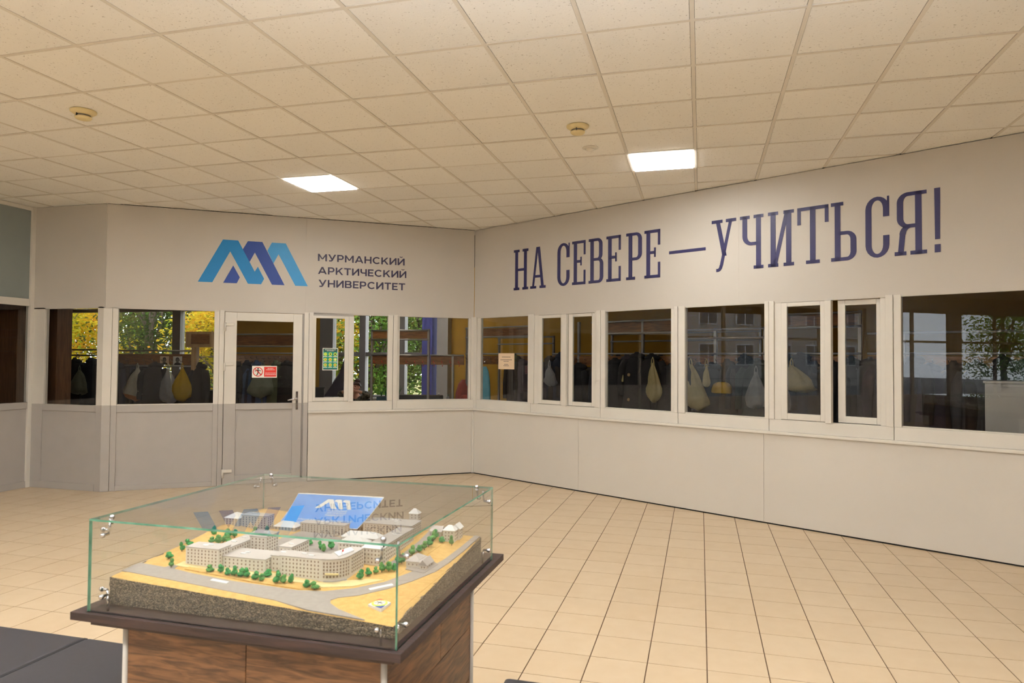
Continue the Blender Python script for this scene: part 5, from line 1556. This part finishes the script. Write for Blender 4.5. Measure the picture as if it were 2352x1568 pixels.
# green poster
t = paper_root('safety_poster', on_wall(PL, eA, 2.566, -.002), rA, 'green poster with nine round pictograms on the sliding sash', 'poster')
z0, z1, W_ = 1.475, 1.772, .203
obj('poster_sheet', B(0, W_, .0095, .0125, z0, z1), 'paper', t)
obj('poster_field', B(.008, W_ - .008, .009, .0095, z0 + .008, z1 - .008), 'teal', t)
obj('poster_header', B(.008, W_ - .008, .0086, .009, z1 - .05, z1 - .008), 'teal_dark', t)
obj('poster_footer', B(.008, W_ - .008, .0086, .009, z0 + .008, z0 + .022), 'teal_dark', t)
dashes(t, 'poster_title', .03, .173, z1 - .026, .006, .0082, 'paper', 5)
dashes(t, 'poster_title', .055, .148, z1 - .040, .005, .0082, 'paper', 6)
pr = random.Random(5)
for r in range(3):
    for c in range(3):
        cx_, cz_ = .037 + .064 * c, z1 - .082 - .072 * r
        pg = obj('pictogram', MB().prism([(cx_ + .025 * math.cos(2 * PI * k / 6), cz_ + .025 * math.sin(2 * PI * k / 6)) for k in range(6)], .0086, .009), 'lime', t)
        obj('pictogram_figure', MB().prism([(cx_ + pr.uniform(.008, .014) * math.cos(2 * PI * k / 7), cz_ + pr.uniform(.008, .014) * math.sin(2 * PI * k / 7)) for k in range(7)], .0082, .0086), pr.choice(['orange', 'ink', 'paper', 'orange', 'lime']), pg)
        obj('pictogram_caption', B(cx_ - .026, cx_ + .026, .0082, .009, cz_ - .036, cz_ - .028), 'paper', t)
# notice on the long wall
t = paper_root('paper_notice', on_wall(PC, eB, .474, 0), rB, 'cream paper notice taped inside the first window of the slogan wall', 'notice')
obj('notice_sheet', B(0, .303, .026, .0285, 1.502, 1.723), 'paper_tan', t)
for k, (a, b, zz) in enumerate([(.07, .23, 1.668), (.04, .26, 1.628), (.10, .20, 1.606), (.11, .19, 1.566), (.10, .20, 1.546)]):
    dashes(t, 'notice_lettering', a, b, zz, .008, .0255, 'ink_grey', 20 + k)
# two photos on the rack
for x, lb in ((-8.614, 'left dim portrait photo on the rack board'), (-8.354, 'right pale portrait photo on the rack board')):
    t = empty('portrait_photo', (x, 9.585, 1.505), label=lb, cat='photo', group='two portrait photos on the rack board')
    obj('photo_sheet', B(-.088, .088, -.003, 0, 0, .145), 'paper' if x > -8.5 else 'paper_tan', t)
    obj('photo_shoulders', MB().prism([(-.07, 0), (.07, 0), (.055, .03), (.02, .045), (-.02, .045), (-.055, .03)], -.004, -.003), 'ink', t)
    obj('photo_face', MB().prism([(.03 * math.cos(2 * PI * k / 14), .078 + .04 * math.sin(2 * PI * k / 14)) for k in range(14)], -.0042, -.003), 'ink_grey', t)
    obj('photo_hair', MB().prism([(-.038, .08), (-.03, .06), (-.026, .095), (.0, .105), (.026, .095), (.03, .06), (.038, .08), (.03, .118), (0, .13), (-.03, .118)], -.0046, -.003), 'ink', t)

# ------------------------------------------------------------------ seated person, table, planters
def skin_mesh(joints, edges, sub=2):
    me = bpy.data.meshes.new('skinned')
    me.from_pydata([j[0] for j in joints], edges, [])
    o = bpy.data.objects.new('skinned', me); COL.objects.link(o)
    o.modifiers.new('skin', 'SKIN')
    sv = me.skin_vertices[0].data
    for i, j in enumerate(joints):
        r = j[1]; sv[i].radius = r if isinstance(r, tuple) else (r, r)
        sv[i].use_root = (i == 0)
    sm = o.modifiers.new('sub', 'SUBSURF'); sm.levels = sub; sm.render_levels = sub
    dg = bpy.context.evaluated_depsgraph_get()
    out = bpy.data.meshes.new_from_object(o.evaluated_get(dg))
    bpy.data.objects.remove(o); bpy.data.meshes.remove(me)
    for q in out.polygons: q.use_smooth = True
    return out
def join_into(me, mb):
    bm = bmesh.new(); bm.from_mesh(me); m2 = mb.mesh('tmp'); bm.from_mesh(m2); bm.to_mesh(me); bm.free(); bpy.data.meshes.remove(m2)
    return me
pers = empty('person', (-6.59, 12.45, .0005), label='seated person in a black patterned top, hair in a bun, hands at the face', cat='person')
J = [((0, .02, .50), (.14, .11)), ((0, .02, .66), (.12, .095)), ((0, 0, .82), (.13, .09)), ((0, -.01, .91), (.06, .055)), ((0, -.02, .97), (.048, .048)),
     ((0, -.035, 1.03), (.072, .082)), ((0, -.03, 1.10), (.076, .088)), ((0, -.02, 1.145), (.05, .06)),
     ((.15, 0, .85), (.055, .055)), ((.34, -.10, .93), (.042, .042)), ((.17, -.19, .985), (.032, .03)), ((.09, -.20, .995), (.024, .02)), ((.05, -.185, 1.005), (.036, .018)),
     ((-.15, 0, .85), (.055, .055)), ((-.34, -.10, .93), (.042, .042)), ((-.17, -.19, .985), (.032, .03)), ((-.09, -.20, .995), (.024, .02)), ((-.05, -.185, 1.005), (.036, .018)),
     ((.10, -.03, .50), (.085, .085)), ((.12, -.42, .50), (.06, .06)), ((.12, -.42, .09), (.04, .04)), ((.12, -.52, .04), (.04, .03)),
     ((-.10, -.03, .50), (.085, .085)), ((-.12, -.42, .50), (.06, .06)), ((-.12, -.42, .09), (.04, .04)), ((-.12, -.52, .04), (.04, .03))]
Ed = [(0, 1), (1, 2), (2, 3), (3, 4), (4, 5), (5, 6), (6, 7), (2, 8), (8, 9), (9, 10), (10, 11), (11, 12), (2, 13), (13, 14), (14, 15), (15, 16), (16, 17), (0, 18), (18, 19), (19, 20), (20, 21), (0, 22), (22, 23), (23, 24), (24, 25)]
body = skin_mesh(J, Ed)
fg = MB()
for s in (-1, 1):
    for k, (l, dz) in enumerate([(.062, .030), (.072, .011), (.068, -.008), (.054, -.026)]):
        b0 = Vector((s * .055, -.188, 1.005 + dz))
        fg.tube([b0, b0 + Vector((-s * l * .45, -.006, .006)), b0 + Vector((-s * l * .8, .004, .009)), b0 + Vector((-s * l, .014, .010))], [.0095, .009, .0082, .006], 8)
    b0 = Vector((s * .075, -.185, 1.025)); fg.tube([b0, b0 + Vector((-s * .012, -.004, .03)), b0 + Vector((-s * .026, .002, .052))], [.011, .0095, .007], 8)
    fg.ball((s * .074, -.02, 1.06), (.012, .022, .03), seg=8, rg=6)
fg.tube([(0, -.108, 1.085), (0, -.128, 1.058), (0, -.112, 1.046)], [.008, .013, .010], 8)
fg.ball((0, -.112, 1.02), (.024, .010, .008), seg=10, rg=5)
join_into(body, fg)
link('body', body, 'skin', pers)
for s in (-1, 1):
    obj('eye', MB().ball((s * .03, -.112, 1.085), (.012, .006, .007), seg=8, rg=5), 'ink', pers)
hr = MB(); rl = []
for k in range(9):
    t_ = k / 8; a = t_ * PI * .55
    zc_ = 1.10 + .078 * math.cos(a); rr_ = .086 * math.sin(a) + .006
    rl.append([(rr_ * math.cos(2 * PI * q / 18), -.018 + rr_ * 1.12 * math.sin(2 * PI * q / 18) + .012 * t_, zc_ + (.03 if math.sin(2 * PI * q / 18) < -.3 else -.02) * t_) for q in range(18)])
hr.rings(rl); hair = obj('hair', hr, 'hair', pers)
obj('hair_bun', MB().ball((.02, .0, 1.195), (.058, .052, .048), seg=12, rg=8), 'hair', hair)
Jb = [((0, .02, .48), (.155, .125)), ((0, .02, .66), (.135, .11)), ((0, 0, .82), (.145, .105)), ((0, -.005, .895), (.085, .075)), ((.15, 0, .85), (.07, .07)), ((.345, -.10, .93), (.06, .06)), ((.20, -.18, .978), (.048, .046)),
      ((-.15, 0, .85), (.07, .07)), ((-.345, -.10, .93), (.06, .06)), ((-.20, -.18, .978), (.048, .046))]
link('blouse', skin_mesh(Jb, [(0, 1), (1, 2), (2, 3), (2, 4), (4, 5), (5, 6), (2, 7), (7, 8), (8, 9)]), 'blouse', pers)
Jt = [((0, .02, .49), (.15, .12)), ((.10, -.05, .50), (.095, .09)), ((.12, -.42, .50), (.07, .07)), ((.12, -.42, .14), (.05, .05)), ((-.10, -.05, .50), (.095, .09)), ((-.12, -.42, .50), (.07, .07)), ((-.12, -.42, .14), (.05, .05))]
link('trousers', skin_mesh(Jt, [(0, 1), (1, 2), (2, 3), (0, 4), (4, 5), (5, 6)]), 'coat_black', pers)
t = empty('chair', (-6.59, 12.52, .0005), label='plain dark chair under the seated person', cat='chair')
obj('seat', B(-.2, .2, -.2, .2, .36, .40), 'coat_black', t, bevel=.01)
for sx in (-1, 1):
    for sy in (-1, 1):
        obj('leg', MB().tube([(sx * .17, sy * .17, 0), (sx * .17, sy * .17, .36)], .014, 8), 'steel', t)
    obj('back_post', MB().tube([(sx * .17, .2, .38), (sx * .17, .24, .80)], .012, 8), 'steel', t)
obj('backrest', B(-.2, .2, .215, .245, .6, .82), 'coat_black', t, bevel=.01)
t = empty('table', (-5.6, 12.75, .0005), label='long orange-brown table in front of the cloakroom windows', cat='table')
obj('tabletop', B(-.62, .95, -.35, .35, .735, .765), 'rack_wood', t, bevel=.004)
for sx in (-.56, .89):
    for sy in (-.29, .29):
        obj('leg', B(sx - .025, sx + .025, sy - .025, sy + .025, 0, .735), 'steel', t, bevel=.003)
def planter(x0, x1, y, z, h, m_, label, spikes, seed):
    t = empty('planter', ((x0 + x1) / 2, y, z), label=label, cat='planter'); w = (x1 - x0) / 2
    obj('planter_box', B(-w, w, -.09, .09, 0, h), m_, t, bevel=.012)
    obj('soil', B(-w + .015, w - .015, -.075, .075, h - .004, h + .004), 'twig', t)
    r = random.Random(seed)
    for cx_ in spikes:
        pl = empty('plant'); pl.parent = t
        for k in range(9):
            a = r.uniform(0, 2 * PI); l = r.uniform(.10, .19); sp = r.uniform(.02, .09); wd_ = .014
            mb = MB(); pts = []
            for q in range(5):
                f = q / 4
                c = Vector((cx_ + sp * f * f * math.cos(a) * 1.6, sp * f * f * math.sin(a) * 1.6, h + l * f)); nrm = Vector((-math.sin(a), math.cos(a), 0)) * wd_ * (1 - f * .95)
                pts.append([tuple(c + nrm), tuple(c + Vector((0, 0, .003)) + Vector((math.cos(a), math.sin(a), 0)) * .003), tuple(c - nrm), tuple(c - Vector((math.cos(a), math.sin(a), 0)) * .003)])
            mb.rings(pts); obj('leaf', mb, 'leaf_dark', pl)
planter(-6.20, -5.98, 12.62, .7655, .125, 'planter', 'small teal planter with a spiky green plant in the open window', [-.04, .05], 1)
planter(-5.90, -4.92, 12.80, .7655, .155, 'planter_dark', 'long dark planter box with a plant at its left end', [-.42], 2)
for x, hgt, lb in ((-5.06, .20, 'clear bottle with a rounded cap on the table'), (-4.86, .17, 'small bottle with a green spray top on the table')):
    t = empty('bottle', (x, 13.0, .7655), label=lb, cat='bottle', group='bottles by the window')
    obj('bottle_body', MB().lathe([(.035, 0), (.038, .02), (.038, hgt * .6), (.018, hgt * .78), (.014, hgt * .85)], 14), 'film_clear', t)
    obj('bottle_cap', MB().lathe([(.016, hgt * .85), (.016, hgt * .97), (.008, hgt)], 10), 'paper' if hgt > .18 else 'leaf_dark', t)
sp = obj('box_shelf', B(-4.95, -4.77, 12.9, 13.08, .7655, .90), 'rack_wood', None, bevel=.004)
bpy.data.objects.remove(sp)

# ------------------------------------------------------------------ outdoors
tag(obj('ground', MB().box(-80, 40, -60, 70, -.6, -.121), 'grass'), 'autumn grass outside the windows', 'ground', kind='structure')
tag(obj('yard', MB().box(-80, -8.36, -60, 3, -.1209, -.10), 'concrete_joint'), 'dark asphalt yard outside the hall windows', 'ground', kind='structure')
def leaf_cloud(seed, n, rx, ry, rz, zc_, size):
    r = random.Random(seed); mb = MB()
    clumps = []
    for k in range(26):
        a = r.uniform(0, 2 * PI); u = r.uniform(-1, 1); q = r.uniform(.35, 1.0)
        s = math.sqrt(1 - u * u)
        clumps.append((rx * q * s * math.cos(a), ry * q * s * math.sin(a), zc_ + rz * q * u))
    for k in range(n):
        c = r.choice(clumps); g = lambda s: r.gauss(0, s)
        p_ = Vector((c[0] + g(rx * .22), c[1] + g(ry * .22), c[2] + g(rz * .16)))
        if p_.z < .3: continue
        d1_ = Vector((g(1), g(1), g(.6))).normalized(); d2_ = d1_.cross(Vector((g(1), g(1), g(1)))).normalized()
        L_, W2 = size * r.uniform(.7, 1.3), size * r.uniform(.35, .6)
        n0 = mb.add([p_ - d1_ * L_ * .5, p_ + d2_ * W2 * .5, p_ + d1_ * L_ * .5, p_ - d2_ * W2 * .5])
        mb.face([n0, n0 + 1, n0 + 2, n0 + 3])
    return mb.mesh('foliage'), clumps
def trunk_mesh(seed, h, clumps, r0=.14):
    r = random.Random(seed); mb = MB()
    pts = [(0, 0, -.1)]
    x = y = 0
    for k in range(1, 7):
        x += r.uniform(-.12, .12); y += r.uniform(-.12, .12); pts.append((x, y, h * k / 6))
    mb.tube(pts, [r0 * (1 - .13 * k) for k in range(7)], 8)
    for c in clumps[:16]:
        k = r.randint(1, 4); b = Vector(pts[k]); e_ = Vector(c); m_ = (b + e_) / 2 + Vector((r.uniform(-.2, .2), r.uniform(-.2, .2), r.uniform(-.1, .3)))
        mb.tube([b, m_, e_], [r0 * .38, r0 * .25, r0 * .08], 6)
    return mb.mesh('trunk')
variants = {}
for i, (m_, n, rx, rz, zc_, h, sz) in enumerate([('leaf_yellow', 4200, 1.9, 2.3, 3.0, 4.6, .17), ('leaf_green', 4200, 1.8, 2.6, 3.0, 5.0, .15), ('leaf_olive', 3600, 1.7, 2.4, 2.9, 5.0, .13), ('leaf_yellow', 3600, 1.6, 1.6, 2.1, 3.4, .15)]):
    fm, cl = leaf_cloud(i + 20, n, rx, rx, rz, zc_, sz); fm.materials.append(M[m_])
    tm = trunk_mesh(i + 40, h, cl); tm.materials.append(M['trunk'])
    variants[i] = (fm, tm)
KIND = ['yellow-leaved tree', 'green-leaved tree', 'olive-leaved tree', 'small yellow-leaved tree']
def tree(v, x, y, s, where):
    t = empty('tree', (x, y, -.121), RND.uniform(0, 6), label='%s %s' % (KIND[v], where), cat='tree', group='trees outside the cloakroom windows')
    t.scale = (s, s, s)
    link('foliage', variants[v][0], 'leaf_green', t); link('trunk', variants[v][1], 'trunk', t)
TW = [(0, -22.0, 20.0, 1.0, 'outside, behind the left part of the small far-left window'), (0, -20.3, 18.0, .85, 'outside, behind the right part of the small far-left window'), (1, -20.8, 21.5, 1.3, 'outside, deeper behind the small far-left window'),
      (2, -17.3, 18.4, 1.0, 'outside at the left of the window left of the door'), (2, -16.6, 20.0, 1.0, 'outside in the middle of the window left of the door'), (0, -13.9, 18.0, .8, 'outside at the right of the window left of the door'),
      (1, -18.4, 23.0, 1.35, 'outside, tall, deep behind the left windows'), (2, -13.3, 20.5, 1.2, 'outside, deep behind the pine post'), (2, -10.2, 18.2, .95, 'outside behind the green poster'), (1, -9.3, 19.6, 1.15, 'outside just left of the seated person'),
      (1, -8.9, 17.6, .85, 'outside right behind the seated person'), (3, -9.9, 17.0, .85, 'outside low beside the seated person'), (2, -7.6, 18.2, 1.0, 'outside behind the tall empty rack'), (1, -8.0, 21.5, 1.3, 'outside, deeper behind the tall empty rack'),
      (2, -16.0, 24.5, 1.4, 'outside, tall, deep behind the pine post'), (1, -11.4, 23.5, 1.4, 'outside, tall, deep behind the green poster'), (2, -23.5, 25.0, 1.5, 'outside, tall, deepest at the far left'), (1, -19.8, 27.5, 1.6, 'outside, tall and deepest, centre left'), (2, -6.9, 24.5, 1.5, 'outside, hidden mostly by the violet pillar')]
for a in TW: tree(*a)
tree(1, -24.0, -30.0, 1.35, 'outside the hall windows, mirrored in the widest window')
tree(1, -27.5, -37.5, 1.5, 'outside the hall windows, farther off in the mirrored view')

# apartment block opposite the hall windows (seen mirrored in the panes)
ab = empty('apartment_block', (-34, -20, -.121), label='grey apartment block with white window frames mirrored in the glass', cat='building')
obj('facade', B(-6, 0, -12, 36, 0, 12.5), 'concrete', ab)
obj('roof_edge', B(-6.2, .25, -12.2, 36.2, 12.5, 12.8), 'concrete_joint', ab)
for z in (0.6, 3.4, 6.2, 9.0):
    obj('facade_joint', B(0, .02, -12, 36, z - .04, z), 'concrete_joint', ab)
    for k in range(16):
        y = -10.6 + 3.0 * k; w = 1.5 if k % 3 else 1.9
        f = obj('far_window', B(.0, .06, y - w / 2, y + w / 2, z + .9, z + 2.4), 'far_frame', ab)
        for q in range(2 if k % 3 else 3):
            m = 2 if k % 3 else 3
            a = y - w / 2 + .08 + (w - .08) * q / m; b_ = y - w / 2 + (w - .08) * (q + 1) / m
            obj('far_pane', B(.05, .075, a, b_, z + .98, z + 2.32), 'far_glass', f)

# daylight portals in the real window openings help the renderer find the sky
def portal(name, loc, rot, sx, sy):
    l = bpy.data.lights.new(name, 'AREA'); l.shape = 'RECTANGLE'; l.size = sx; l.size_y = sy; l.cycles.is_portal = True
    o = bpy.data.objects.new(name, l); COL.objects.link(o); o.location = loc; o.rotation_euler = rot
portal('daylight_portal', (-8.4, -3.15, 1.9), (0, -PI / 2, 0), 2.4, 12.4)
portal('daylight_portal', (-11.4, 14.25, 1.93), (-PI / 2, 0, 0), 11.4, 2.4)
